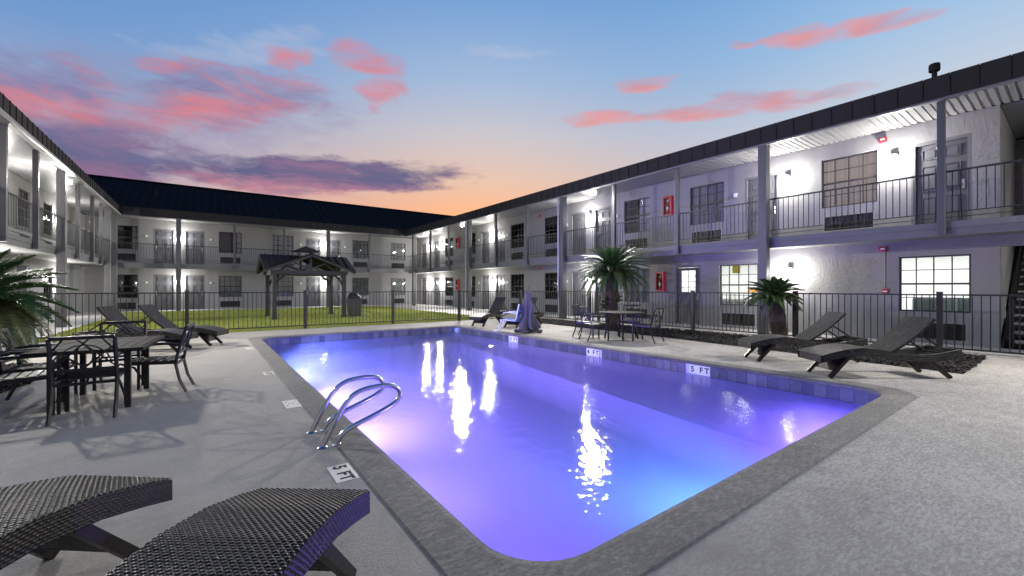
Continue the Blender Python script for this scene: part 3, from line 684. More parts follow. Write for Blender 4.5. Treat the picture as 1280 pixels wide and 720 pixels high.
SLAB_T, SLAB_B, FL2 = 2.68, 2.42, 2.70
UP_S, LO_S = 3.53, 0.755          # window sills
def gallery(W, u0, u1, D, mains, posts, rib0, rib1):
    """slab, columns, posts, railing, soffit and fascia of one wing"""
    t = W.t
    mb = MB(); W.bx(mb, u0, u1, 0.003, D - .02, SLAB_B + .05, SLAB_T); mb.build('balcony_slab', M_slab, t)
    mb = MB(); W.bx(mb, u0, u1, D - .018, D + .03, SLAB_B, SLAB_T + .02); W.bx(mb, u0, u1, D + .031, D + .05, SLAB_T - .10, SLAB_T + .03); mb.build('slab_edge', M_slab, t)
    W_ = .22
    for u in mains:
        mb = MB(); W.bx(mb, u - W_ / 2, u + W_ / 2, D + .052, D + .052 + W_, 0.0, ceilz); bevel(mb.build('column', M_post, t), .008)
    for u in posts:
        mb = MB(); W.bx(mb, u - .06, u + .06, D + .052, D + .172, SLAB_B + .02, ceilz); bevel(mb.build('post', M_post, t), .006)
    # railing
    rl = MB()
    W.bx(rl, u0, u1, D - .06, D - .02, 3.755, 3.79); W.bx(rl, u0, u1, D - .05, D - .03, 2.905, 2.925); W.bx(rl, u0, u1, D - .05, D - .03, 2.80, 2.815)
    ro = rl.build('railing', M_rail, t)
    nb = min(290, int((u1 - u0) / .115))
    for k in range(nb):
        u = u0 + (u1 - u0) * (k + .5) / nb
        p = W.P(u, D - .04, 0); link('baluster', BAL_ME, ro, (p[0], p[1], 2.924))
    # ribbed soffit
    so = MB(); k = 0; u = u0; pitch = .13
    while u < u1 - 1e-6:
        ua, ub, uc = u, min(u + pitch * .55, u1), min(u + pitch, u1)
        za, zb = ceilz, ceilz + .022
        d0, d1 = 0.0, D + .30
        so.quad(W.P(ua, d0, za), W.P(ub, d0, za), W.P(ub, d1, za), W.P(ua, d1, za)); so.quad(W.P(ub, d0, za), W.P(ub + .012, d0, zb), W.P(ub + .012, d1, zb), W.P(ub, d1, za))
        so.quad(W.P(ub + .012, d0, zb), W.P(uc - .012, d0, zb), W.P(uc - .012, d1, zb), W.P(ub + .012, d1, zb)); so.quad(W.P(uc - .012, d0, zb), W.P(uc, d0, za), W.P(uc, d1, za), W.P(uc - .012, d1, zb))
        u += pitch
    so.build('soffit', M_soffit, t)
    # eave beam and fascia panels
    mb = MB(); W.bx(mb, u0, u1, D + .20, D + .31, ceilz - .06, ceilz + .06); mb.build('eave_beam', M_trim, t)
    mb = MB(); W.bx(mb, u0, u1, D + .27, D + .325, ceilz + .062, 5.70); mb.build('fascia_backing', M_fascia, t)
    npan = int((u1 - u0) / .40)
    for k in range(npan):
        u = u0 + (u1 - u0) * (k + .5) / npan; L = (u1 - u0) / npan
        p = W.P(u, D + .326, ceilz - .02); link('fascia_panel', FAS_ME, t, p, W.rz, (L / .40, 1, 1))
ceilz = 5.28
BAL_ME = MB().box(-.0075, .0075, -.0075, .0075, 0, .832).mesh('baluster', M_rail)
_f = MB(); _f.box(-.194, .194, -.012, 0, 0, .46); _f.box(.176, .2, -.030, -.012, 0, .46); FAS_ME = _f.mesh('fascia_panel', M_fascia)

# ---- long wing on the right: wall plane X = 13.85 facing -X, u = Y
WR = Wing('long two storey grey motel wing with ribbed white balcony soffit on the right', (13.85, 0), (0, 1, 0), (-1, 0, 0), R(-90), -9.0, 32.0, 5.28)
Dg = 1.25
mod = [(10.55, 'pale'), (15.57, 'grey'), (18.47, 'pale'), (23.5, 'grey'), (26.45, 'pale')]
for u, c in [(3.745, 'beige'), (7.67, 'grey')]: WR.window(u, UP_S, c, split=True)
for u, c in mod: WR.window(u, UP_S, 'half' if u == 10.55 else c)
WR.window(2.12, LO_S, None, split=True); WR.window(6.615, LO_S, None, split=True)
for u, c in mod: WR.window(u, LO_S, c if u != 10.55 else 'grey')
for u, hg, sg in [(2.0, -1, None), (5.9, -1, .78), (12.3, 1, -.75), (13.77, -1, .75), (20.1, 1, -.72), (21.75, -1, .72), (28.4, 1, None), (30.7, -1, None)]:
    WR.door(u, FL2, hg, sg)
for u, hg, sg in [(12.3, 1, -.75), (13.77, -1, .75), (20.1, 1, -.72), (21.75, -1, .72), (28.4, 1, None), (30.7, -1, None)]:
    WR.door(u, .02, hg, sg)
light('room_bulb', 'POINT', WR.t, (2.2, 3.7, 4.7), 160, (1.0, .9, .8), .15)
# glazed office door
WR.open.append((8.375 - DW / 2, 8.375 + DW / 2, .02, .02 + DH))
od = link('door', DJ, WR.t, WR.P(8.375, -.02, .02), WR.rz)
of = MB(); of.box(-.43, .43, .05, .09, .01, 1.12); of.box(-.43, -.27, .05, .09, 1.12, 2.02); of.box(.27, .43, .05, .09, 1.12, 2.02); of.box(-.27, .27, .05, .09, 1.92, 2.02)
for z in (1.33, 1.53, 1.73): of.box(-.27, .27, .055, .075, z - .008, z + .008)
of.box(-.008, .008, .055, .075, 1.12, 1.92)
ofl = of.build('leaf', M_door, od); MB().box(-.27, .27, .063, .066, 1.12, 1.92).build('glass', M_glass, od); link('handle', DHd_l, od, (.36, .05, 1.0))
for u, z in [(2.80, 4.62), (5.17, 4.62), (13.03, 4.62), (20.9, 4.62), (27.55, 4.62), (29.7, 4.62), (5.10, 1.90), (13.03, 1.80), (20.9, 1.82), (27.55, 1.82), (29.7, 1.82), (-2.9, 4.62), (-2.9, 1.9)]:  # last pair added out of view, continuing the row to brighten the deck
    WR.lamp(u, z)
# wall with the stair opening (Y < 1.09)
wallmb = MB()
wall_panel(wallmb, (0, 0, 0), WR.ud, WR.nd, 1.09, 32.0, 0, 5.28, WR.open)
wall_panel(wallmb, (0, 0, 0), WR.ud, WR.nd, -9.0, -2.6, 0, 5.28, [])
wallmb.box(.004, 3.6, 1.091, 1.22, 0, 5.27)              # side wall of the stair hall
wallmb.box(.004, 3.6, -2.73, -2.601, 0, 5.27)
wallmb.box(3.6, 3.75, -2.73, 1.22, 0, 5.26)          # its back wall
wallmb.box(.003, .20, -2.6, 1.09, 2.22, SLAB_T)        # beam over the opening
wallmb.box(.2, 3.6, -2.6, 1.09, 5.30, 5.34)
wallmb.build('wall', M_stucco, WR.t)
core = MB(); core.box(7.6, 7.8, -9, 32, 0, 5.6); core.box(0.2, 7.8, -9.2, -9.0, 0, 5.6); core.box(0.14, 7.6, 1.3, 32, SLAB_B, SLAB_T); core.box(.14, 7.6, 1.3, 32, 5.36, 5.4); core.box(.3, 7.8, 32.0, 32.2, 0, 5.5)
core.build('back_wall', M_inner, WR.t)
sf = MB(); sf.box(.003, 3.6, -2.6, 1.09, SLAB_T - .12, SLAB_T - .002)
MB().box(2.3, 3.6, -2.6, 1.09, SLAB_T - .12, SLAB_T - .002).build('landing', M_slab, WR.t)
mainsR = [5.24, 13.28, 21.25, 29.3, -2.8]; postsR = [1.79, 7.9, 10.53, 15.87, 18.55, 23.9, 26.6]
gallery(WR, -3.6, 30.6, Dg, mainsR, postsR, 0, 0)
rf = MB()   # shallow metal roof behind the fascia
rf.quad((-1.58, -9, 5.70), (-1.58, 32, 5.70), (4.2, 36, 6.9), (4.2, -9, 6.9)); rf.quad((4.2, -9, 6.9), (4.2, 36, 6.9), (9.2, 36, 5.6), (9.2, -9, 5.6)); rf.tri((-1.58, -9, 5.7), (4.2, -9, 6.9), (9.2, -9, 5.6))
rf.build('roof', M_roof, WR.t)
vp = MB(); vp.lathe([(.055, 0), (.055, .72)], 12, (1.65, 2.35, 6.3)); vp.lathe([(.075, .0), (.09, .03), (.06, .08)], 12, (1.65, 2.35, 6.66)); vp.lathe([(.10, .0), (.115, .02), (.115, .17), (.10, .20)], 12, (1.65, 2.35, 7.02)); vp.build('roof_vent', M_fascia, WR.t)
# downpipes on the columns
for u in (13.28, 21.25):
    mb = MB(); mb.tube([(-1.56, u + .15, 5.24), (-1.545, u + .16, 4.9), (-1.545, u + .16, .05)], .04, 8); mb.build('downpipe', mat('downpipe_white', (0.5, 0.5, 0.5), .5), WR.t)
# stairs
st = thing('staircase', 'open riser concrete stairs with dark stringer in the breezeway on the right', 'stairs', (14.0, 0, 0))
for k in range(12):
    MB().box(.1 + k * .27, .1 + k * .27 + .30, -.35, .97, .18 * (k + 1) - .05, .18 * (k + 1)).build('tread', M_walk, st)
for y in (-.40, 1.02):
    mb = MB(); mb.bar((.02, y, .12), (3.3, y, 2.32), .06, .26); mb.build('stringer', M_fascia, st)
mb = MB(); mb.tube([(.1, .93, .0), (.1, .93, 1.05), (3.2, .93, 3.1)], .022, 8); mb.bar((.1, .93, .6), (3.2, .93, 2.66), .02, .02); mb.build('handrail', M_rail, st)

# ---- far wing: wall plane Y = 32 facing -Y, u = X
WB = Wing('far two storey motel wing under a steep black metal roof', (0, 32.0), (1, 0, 0), (0, -1, 0), 0.0, -5.3, 13.85, 5.28)
bw = [(-3.74, 'sliver', None), (1.27, 'sliver', 'pale'), (4.24, 'pale', 'pale'), (9.35, 'pale', 'grey'), (12.25, 'grey', 'grey')]
for u, c1, c2 in bw: WB.window(u, UP_S, c1); WB.window(u, LO_S, c2)
for u, hg, sg in [(-1.97, 1, -.78), (-.53, -1, .78), (6.1, 1, -.78), (7.46, -1, .78)]:
    WB.door(u, FL2, hg, sg); WB.door(u, .02, hg, sg)
for u in (-1.25, 6.78): WB.lamp(u, 4.5); WB.lamp(u, 1.85)
WB.finish(0, 5.28)
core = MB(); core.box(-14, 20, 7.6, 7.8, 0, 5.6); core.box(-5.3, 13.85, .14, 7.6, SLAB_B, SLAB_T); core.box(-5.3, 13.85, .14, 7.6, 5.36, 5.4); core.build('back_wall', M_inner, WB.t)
gallery(WB, -5.25, 13.8, Dg, [-1.25, 6.78], [1.42, 4.1, 9.6], 0, 0)
RZ0, RZ1, RY0, RY1 = 5.70, 8.22, -1.58, 4.0
rf = MB(); rf.quad((-14, RY0, RZ0), (20, RY0, RZ0), (20, RY1, RZ1), (-14, RY1, RZ1)); rf.quad((-14, RY1, RZ1), (20, RY1, RZ1), (20, 9.6, RZ0), (-14, 9.6, RZ0))
x = -14
while x < 20: rf.bar((x, RY0, RZ0 + .012), (x, RY1, RZ1 + .012), .035, .03); x += .42
rf.bar((-14, RY1, RZ1 + .02), (20, RY1, RZ1 + .02), .25, .05)
rf.build('roof', M_roof, WB.t)
vp = MB(); vp.lathe([(.05, 0), (.05, .5)], 10, (-2.4, 1.0, 6.7)); vp.build('roof_vent', M_fascia, WB.t)

# ---- left wing: wall plane X = -5.3 facing +X, u = Y
WL = Wing('left two storey motel wing with bright soffit and long balcony', (-5.3, 0), (0, 1, 0), (1, 0, 0), R(90), 6.0, 32.0, 5.28)
for u, c in [(22.7, 'grey'), (25.5, 'pale'), (15.0, 'pale')]: WL.window(u, UP_S, c); WL.window(u, LO_S, c)
for u, hg, sg in [(20.6, -1, None), (18.9, 1, -.75), (13.0, -1, .75)]: WL.door(u, FL2, hg, sg); WL.door(u, .02, hg, sg)
for u in (26.5, 19.75, 12.0): WL.lamp(u, 4.45); WL.lamp(u, 1.85)
WL.finish(0, 5.28)
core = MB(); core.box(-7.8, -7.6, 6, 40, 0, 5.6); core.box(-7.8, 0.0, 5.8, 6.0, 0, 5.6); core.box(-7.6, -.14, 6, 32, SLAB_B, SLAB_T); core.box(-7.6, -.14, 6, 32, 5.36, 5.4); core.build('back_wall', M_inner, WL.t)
gallery(WL, 6.0, 30.7, Dg, [20.2, 12.3, 28.35, 30.2], [17.8, 15.4, 22.7, 25.2, 27.1], 0, 0)
rf = MB(); rf.quad((1.58, 6, 5.70), (-4.2, 6, 6.9), (-4.2, 36, 6.9), (1.58, 32, 5.70)); rf.quad((-4.2, 6, 6.9), (-9.2, 6, 5.6), (-9.2, 36, 5.6), (-4.2, 36, 6.9)); rf.tri((1.58, 6, 5.7), (-9.2, 6, 5.6), (-4.2, 6, 6.9))
rf.build('roof', M_roof, WL.t)
mb = MB(); mb.tube([(1.60, 6, 5.27), (1.60, 30.6, 5.27)], .055, 8); mb.build('gutter', M_soffit, WL.t)

# ---- floods under the eaves
def flood(wing, local, aim, label_yaw, watts=FLOOD_W, spot=150):
    o = MB(); o.box(-.13, .13, -.05, .05, -.02, .16); o.tube([(0, .0, .14), (0, .0, .26)], .02, 8)
    h = o.build('floodlight', M_lamp, wing.t, loc=local)
    w = wing.w + Vector(local); dirv = (Vector(aim) - w).normalized()
    h.rotation_euler = (0, 0, math.atan2(dirv.y, dirv.x) - R(90))
    l = MB(); l.box(-.115, .115, .052, .06, -.005, .13); l.build('lens', M_floodlens, h)
    inv = Matrix.Rotation(-h.rotation_euler.z, 4, 'Z'); dl = inv @ dirv
    light('flood_bulb', 'SPOT', h, (0, .12, .05), watts, (1.0, 0.955, 0.89), 0.22, dl.to_track_quat('-Z', 'Y').to_euler(), spot, 0.7)
flood(WR, (-1.42, 11.55, 5.02), (4.0, 6.0, 0), 0)
flood(WR, (-1.42, 22.0, 5.02), (5.0, 18.0, 0), 0, FLOOD_W * 1.3)
flood(WL, (1.40, 20.9, 4.95), (0.5, 6.0, 0), 0, FLOOD_W * 1.3)
flood(WB, (6.78, 1.42, 5.0), (4.0, 20.0, 0), 0, FLOOD_W * 1.7)
flood(WR, (-1.42, -1.6, 5.02), (4.0, 1.0, 0), 0, FLOOD_W * .95)  # added beyond the view, carries on the eave row to light the near deck
flood(WL, (1.40, 12.5, 4.95), (1.5, 6.0, 0), 0, FLOOD_W * 1.4)  # unseen flood added on the left wing to lift the near deck

# ---- lit rooms behind the office windows
def room(y0, y1, x0, x1):
    b = MB(); z0, z1 = .02, 2.40
    b.quad((x1, y0, z0), (x1, y1, z0), (x1, y1, z1), (x1, y0, z1)); b.quad((x0, y0, z0), (x1, y0, z0), (x1, y0, z1), (x0, y0, z1)); b.quad((x1, y1, z0), (x0, y1, z0), (x0, y1, z1), (x1, y1, z1))
    b.quad((x0, y0, z1), (x1, y0, z1), (x1, y1, z1), (x0, y1, z1)); b.quad((x0, y0, z0), (x0, y1, z0), (x1, y1, z0), (x1, y0, z0))
    b.build('lit_room', M_room, WR.t, origin=(13.85, 0, 0))
    for k in range(3):
        yc = y0 + (y1 - y0) * (k + .5) / 3
        MB().box((x0 + x1) / 2 - .6, (x0 + x1) / 2 + .6, yc - .28, yc + .28, z1 - .03, z1 - .01).build('ceiling_panel', M_panel, WR.t, origin=(13.85, 0, 0))
room(1.25, 4.6, 13.99, 17.0); room(5.5, 9.4, 13.99, 17.2)
M_sofa = mat('sofa_fabric', (0.22, 0.27, 0.25), 0.9, var=0.1)
for i, (yc, lab) in enumerate([(2.35, 'grey green armchair behind the lit window, on the left'), (1.55, 'grey green armchair behind the lit window, nearest the stairs')]):
    s_ = thing('armchair', lab, 'armchair', (15.1 - .3 * i, yc, .022), R(20), 'armchairs in the lit lounge')
    bevel(MB().box(-.35, .35, -.35, .35, .12, .45).build('seat', M_sofa, s_), .05); bevel(MB().box(-.38, -.18, -.4, .4, .451, 1.06).build('backrest', M_sofa, s_), .06)
    bevel(MB().box(-.17, .35, -.45, -.30, .451, .66).build('arm', M_sofa, s_), .04); bevel(MB().box(-.17, .35, .30, .45, .451, .66).build('arm', M_sofa, s_), .04)
    for q in ((-.3, -.28), (.3, -.28), (-.3, .28), (.3, .28)): MB().box(q[0] - .025, q[0] + .025, q[1] - .025, q[1] + .025, 0, .119).build('leg', M_black, s_)
ct = thing('reception_counter', 'white counter with dark grey doors behind the lit office window', 'counter', (16.0, 7.0, .022))
MB().box(-.3, .3, -1.3, 1.3, .0, .86).build('carcass', M_white, ct); MB().box(-.36, .34, -1.35, 1.35, .861, .91).build('worktop', mat('worktop', (.7, .7, .68), .3), ct)
for k in range(4): MB().box(-.325, -.301, -1.2 + .62 * k, -.64 + .62 * k, .08, .80).build('cabinet_door', mat('cabinet_grey', (.22, .23, .23), .5), ct)
fv = thing('flower_vase', 'dark vase with yellow and orange flowers on the office counter', 'vase', (15.9, 7.05, .934))
MB().lathe([(.05, 0), (.08, .08), (.05, .16), (.06, .2)], 14).build('vase', M_black, fv)
for k in range(11):
    a = k * 2.4; r_ = .03 + .018 * k; MB().lathe([(.01, 0), (.05, .02), (.055, .05), (.02, .07)], 8, (r_ * math.cos(a), r_ * math.sin(a), .22 + .02 * (k % 4))).build('flower', mat('petal_%d' % (k % 2), [(.75, .45, .02), (.7, .18, .05)][k % 2], .6), fv)
ys = thing('wall_sign', 'plain yellow panel hanging inside the lit office window', 'sign', (14.6, 7.02, 1.82))
MB().box(-.008, .008, -.13, .13, 0, .42).build('panel', mat('yellow_panel', (.85, .72, .02), .5), ys); MB().tube([(0, -.1, .42), (0, -.1, .555)], .003, 5).build('cord', M_black, ys); MB().tube([(0, .1, .42), (0, .1, .555)], .003, 5).build('cord', M_black, ys)
dp = thing('coffee_urn', 'tall dark drinks dispenser on the office counter', 'dispenser', (15.95, 6.45, .934))
bevel(MB().box(-.12, .12, -.1, .1, 0, .42).build('body', M_lamp, dp), .02); MB().box(-.16, -.121, -.05, .05, .12, .18).build('tap', M_chrome, dp)

# ---- fire equipment on the long wing
def ext_cabinet(y, z, label):
    t = thing('extinguisher_cabinet', label, 'fire extinguisher', (13.846, y, z), R(-90), 'red fire extinguisher cabinets on the long wing')
    f = MB(); w, h, dp_ = .36, .72, .14; e = .055
    f.box(-w / 2, w / 2, -.01, 0, 0, h); f.box(-w / 2, -w / 2 + e, -dp_, -.011, 0, h); f.box(w / 2 - e, w / 2, -dp_, -.011, 0, h); f.box(-w / 2 + e, w / 2 - e, -dp_, -.011, 0, e); f.box(-w / 2 + e, w / 2 - e, -dp_, -.011, h - e, h)
    f.build('cabinet', M_red, t)
    MB().box(-w / 2 + e, w / 2 - e, -dp_ + .02, -dp_ + .024, e, h - e).build('window', M_glass, t)
    b = MB().lathe([(.05, 0), (.055, .02), (.055, .33), (.03, .38), (.018, .40), (.018, .44)], 14, (0, -.07, .08)).build('cylinder', M_red, t)
    MB().box(-.04, .04, -.085, -.055, .53, .57).build('valve', M_white, t); MB().lathe([(.051, 0), (.0565, .001), (.0565, .13), (.051, .131)], 14, (0, -.07, .20)).build('label_band', M_white, t)
ext_cabinet(9.1, 3.98, 'red extinguisher cabinet on the upper balcony above the office door')
ext_cabinet(9.42, 1.20, 'red extinguisher cabinet on the lower wall beside the office door')
ext_cabinet(25.1, 4.0, 'small far red extinguisher cabinet on the upper balcony')
ext_cabinet(25.1, 1.20, 'small far red extinguisher cabinet on the lower wall')
def alarm(y, z, label, conduit=0.0):
    t = thing('fire_alarm', label, 'fire alarm', (13.846, y, z), R(-90), 'red fire alarm strobes')
    bevel(MB().box(-.075, .075, -.09, 0, -.06, .06).build('body', M_red, t), .01); MB().box(-.04, .045, -.10, -.091, -.02, .025).build('strobe', M_white, t)
    if conduit: MB().tube([(0.04, -.012, -.06), (0.04, -.012, -conduit)], .011, 6).build('conduit', M_post, t)
alarm(3.02, 2.30, 'red fire alarm strobe with a pipe down the wall beside the lit lounge window', 1.0)
alarm(3.02, 5.06, 'red fire alarm strobe near the soffit above the nearest upper window')
alarm(16.55, 5.02, 'red fire alarm strobe on the upper balcony between two dark windows')
alarm(16.6, 2.36, 'red fire alarm strobe under the balcony slab above a dark window')
pt = thing('fire_pull_station', 'small red fire alarm pull box at the end of the wall pipe', 'fire alarm', (13.846, 2.98, 1.19), R(-90))
bevel(MB().box(-.06, .06, -.05, 0, 0, .11).build('box', M_red, pt), .008); MB().box(-.045, .045, -.062, -.051, .03, .06).build('handle', M_white, pt)

# ================================================================== FENCES
PICK = MB().box(-.008, .008, -.008, .008, 0, 1.10).mesh('picket', M_fence)
def fence(name, pts, label, post_at, h=1.20):
    p0 = Vector((*pts[0], 0)); t = thing(name, label, 'fence', p0, 0.0, 'black metal fences round the pool')
    for a, b in zip(pts[:-1], pts[1:]):
        A = Vector((*a, 0)) - p0; B = Vector((*b, 0)) - p0; L = (B - A).length; ang = math.atan2(B.y - A.y, B.x - A.x)
        for z in (h - .02, .10):
            mb = MB(); mb.bar(A + Vector((0, 0, z)), B + Vector((0, 0, z)), .032, .032); mb.build('rail', M_fence, t)
        n_ = int(L / .118)
        for k in range(n_):
            p = A.lerp(B, (k + .5) / n_); link('picket', PICK, t, (p.x, p.y, .09), ang)
    for q in post_at:
        mb = MB(); s_ = .045; mb.box(-s_, s_, -s_, s_, 0, h + .03); mb.box(-s_ - .008, s_ + .008, -s_ - .008, s_ + .008, h + .03, h + .045)
        bevel(mb.build('post', M_fence, t, loc=(q[0] - p0.x, q[1] - p0.y, 0)), .004)
fence('metal_fence', [(-3.42, 15.05), (11.42, 14.98)], 'black picket fence between the pool deck and the lawn', [(-3.42, 15.05), (-.43, 15.04), (2.62, 15.02), (5.55, 15.01), (8.3, 15.0), (11.42, 14.98)])
fence('metal_fence', [(11.42, 14.90), (12.05, 7.1), (12.15, 4.37), (12.35, -4.0)], 'black picket fence between the loungers and the long wing', [(11.75, 11.1), (12.05, 7.1), (12.15, 4.37), (12.25, 1.78), (12.35, -1.2), (12.35, -4.0)])
fence('metal_fence', [(-3.42, 14.97), (-3.42, 4.0)], 'short black picket fence run by the left walkway behind the palm', [(-3.42, 12.0), (-3.42, 9.0), (-3.42, 6.0)])
gp = thing('gate_post', 'grey square post beside the dark corner fence post on the left', 'post', (-4.0, 17.0, 0.012)); bevel(MB().box(-.09, .09, -.09, .09, 0, 1.9).build('shaft', M_post, gp), .006); MB().box(-.12, .12, -.12, .12, 1.9, 1.93).build('cap', M_post, gp)

# ================================================================== GAZEBO AND BIN
gz = thing('gazebo', 'grey timber gazebo with black cross gabled roof and cupola on the lawn', 'gazebo', (3.68, 21.05, 0))
hx, hy, gh = 1.38, 1.22, 1.90
for sx in (-1, 1):
    for sy in (-1, 1):
        mb = MB(); mb.box(-.08, .08, -.08, .08, 0, gh); mb.box(-.10, .10, -.10, .10, .66, .72); mb.box(-.10, .10, -.10, .10, 0, .12)
        bevel(mb.build('post', M_gazebo, gz, loc=(sx * hx, sy * hy, 0)), .006)
        mb = MB(); mb.tube([(sx * (hx - .07), sy * hy, 1.45), (sx * (hx - .16), sy * hy, 1.68), (sx * (hx - .45), sy * hy, gh + .01)], .045, 4); mb.build('brace', M_gazebo, gz)
        mb = MB(); mb.tube([(sx * hx, sy * (hy - .07), 1.45), (sx * hx, sy * (hy - .16), 1.68), (sx * hx, sy * (hy - .45), gh + .01)], .045, 4); mb.build('brace', M_gazebo, gz)
for sy in (-1, 1): MB().box(-hx - .15, hx + .15, sy * hy - .06, sy * hy + .06, gh, gh + .17).build('beam', M_gazebo, gz)
for sx in (-1, 1): MB().box(sx * hx - .06, sx * hx + .06, -hy + .061, hy - .061, gh, gh + .17).build('beam', M_gazebo, gz)
EZ, RZ = gh + .12, 2.72; ex, ey = hx + .42, hy + .38
def rake(a, b, w=.08, h=.12, name='rafter'): MB().bar(a, b, w, h).build(name, M_gazebo, gz)
for sy in (-1, 1):
    y = sy * (ey - .06)
    rake((-ex, y, EZ), (0, y, RZ)); rake((ex, y, EZ), (0, y, RZ + .001))
    y2 = sy * hy
    MB().box(-.045, .045, y2 - .045, y2 + .045, gh + .171, RZ - .06).build('king_post', M_gazebo, gz)
    for s_ in (-1, 1): rake((0, y2, gh + .24), (s_ * .62, y2, gh + .50), .06, .07, 'strut'); 
    for s_ in (-1, 1): rake((s_ * .95, y2, gh + .18), (s_ * .55, y2, gh + .52), .05, .06, 'strut')
for sx in (-1, 1):
    x_ = sx * (ex - .06); rake((x_, -ey, EZ), (x_, 0, RZ)); rake((x_, ey, EZ), (x_, 0, RZ + .001))
    MB().box(sx * hx - .045, sx * hx + .045, -.045, .045, gh + .171, RZ - .08).build('king_post', M_gazebo, gz)
# roof: two crossing gables, each plane trimmed at the valleys, with standing seams
th = .035
def roofplane(pts, seams):
    mb = MB(); top = [Vector(p) + Vector((0, 0, .07)) for p in pts]; bot = [p - Vector((0, 0, th)) for p in top]; n_ = len(top); i = 0
    mb.v = [tuple(p) for p in top + bot]; mb.f = [tuple(range(n_)), tuple(reversed(range(n_, 2 * n_)))] + [(k, k + n_, (k + 1) % n_ + n_, (k + 1) % n_) for k in range(n_)]; mb.mi = [0] * len(mb.f)
    o = mb.build('roof_panel', M_gazroof, gz)
    for a, b in seams: MB().bar(Vector(a) + Vector((0, 0, .085)), Vector(b) + Vector((0, 0, .085)), .03, .035).build('seam', M_gazroof, o)
O = (0, 0, RZ)
for sy in (-1, 1):      # planes of the ridge that runs along X: slope to +-Y
    for sx in (-1, 1):
        se = []
        for k in range(1, 6):
            x_ = sx * ex * k / 6 + sx * .1; f_ = abs(x_) / ex
            se.append(((x_, 0, RZ), (x_, sy * ey * f_, RZ - (RZ - EZ) * f_)))
        roofplane([O, (sx * ex, 0, RZ), (sx * ex, sy * ey, EZ)][::1 if sx * sy < 0 else -1], se)
for sx in (-1, 1):      # planes of the ridge that runs along Y
    for sy in (-1, 1):
        se = []
        for k in range(1, 5):
            y_ = sy * ey * k / 5 + sy * .05; f_ = abs(y_) / ey
            se.append(((0, y_, RZ), (sx * ex * f_, y_, RZ - (RZ - EZ) * f_)))
        roofplane([O, (0, sy * ey, RZ), (sx * ex, sy * ey, EZ)][::-1 if sx * sy < 0 else 1], se)
for sx in (-1, 1):
    for sy in (-1, 1): MB().box(sx * .26 - .03, sx * .26 + .03, sy * .26 - .03, sy * .26 + .03, RZ - .12, RZ + .27).build('cupola_post', M_gazebo, gz)
mb = MB(); c_ = .55
for k, (a, b) in enumerate([((-c_, -c_), (c_, -c_)), ((c_, -c_), (c_, c_)), ((c_, c_), (-c_, c_)), ((-c_, c_), (-c_, -c_))]): mb.tri((*a, RZ + .25), (*b, RZ + .25), (0, 0, RZ + .52))
mb.quad((-c_, -c_, RZ + .25), (-c_, c_, RZ + .25), (c_, c_, RZ + .25), (c_, -c_, RZ + .25)); mb.build('cupola_roof', M_gazroof, gz)

bn_ = thing('litter_bin', 'square grey litter bin with dark bag on the lawn beside the gazebo', 'bin', (5.55, 19.95, 0))
mb = MB(); i = 0
mb.v = [(-.24, -.24, 0), (.24, -.24, 0), (.24, .24, 0), (-.24, .24, 0), (-.28, -.28, .78), (.28, -.28, .78), (.28, .28, .78), (-.28, .28, .78)]; mb.f = [(0, 3, 2, 1), (4, 5, 6, 7), (0, 1, 5, 4), (1, 2, 6, 5), (2, 3, 7, 6), (3, 0, 4, 7)]; mb.mi = [0] * 6
bevel(mb.build('body', M_bin, bn_), .02); bevel(MB().box(-.31, .31, -.31, .31, .781, .84).build('rim', M_bin, bn_), .015)
mb = MB(); mb.lathe([(.26, 0), (.30, .05), (.27, .14), (.20, .22), (.10, .27), (.02, .28)], 18, (0, 0, .84))
for k, v in enumerate(mb.v): r_ = 1 + .16 * math.sin(k * 2.7) * math.cos(k * 1.3); mb.v[k] = (v[0] * r_, v[1] * r_, v[2] + (.02 * math.sin(k * 3.1) if v[2] > .9 else 0))
mb.build('bag', M_bag, bn_, smooth=True)

# ================================================================== SAGO PALMS
def frond_mesh(L, droop, mi, nleaf=46, ll=.20, seed=0):
    rnd = random.Random(seed); mb = MB(); pts = []
    P = lambda t: Vector((L * t * (1 - .10 * t * droop), 0, -L * droop * .55 * t * t + .06 * L * math.sin(t * 3.1)))
    mb.tube([P(t / 7) for t in range(8)], [.012 * (1 - .75 * t / 7) + .002 for t in range(8)], 5, mi=1)
    for k in range(nleaf):
        t = .10 + .90 * k / nleaf; p = P(t); d = (P(min(1, t + .02)) - P(t - .02)).normalized()
        ln = ll * (math.sin(math.pi * min(1, .12 + .88 * t) ** .8) * .85 + .22) * rnd.uniform(.88, 1.1)
        for s_ in (-1, 1):
            side = Vector((0, s_, 0)); up = d.cross(side) * s_ * -1
            if up.z < 0: up = -up
            v = (side * .80 + d * .62 + up * rnd.uniform(.15, .42)).normalized()
            w = d * .0105; e = p + v * ln + Vector((0, 0, -ln * .12)); m_ = p + v * ln * .55 + up * .012
            i = len(mb.v); mb.v += [tuple(p - w), tuple(p + w), tuple(m_ + w * .9), tuple(m_ - w * .9), tuple(e)]
            mb.f += [(i, i + 1, i + 2, i + 3), (i + 3, i + 2, i + 4)]; mb.mi += [0, 0]
    return mb.mesh('frond', [M_fronds[mi], M_fronds[2]])
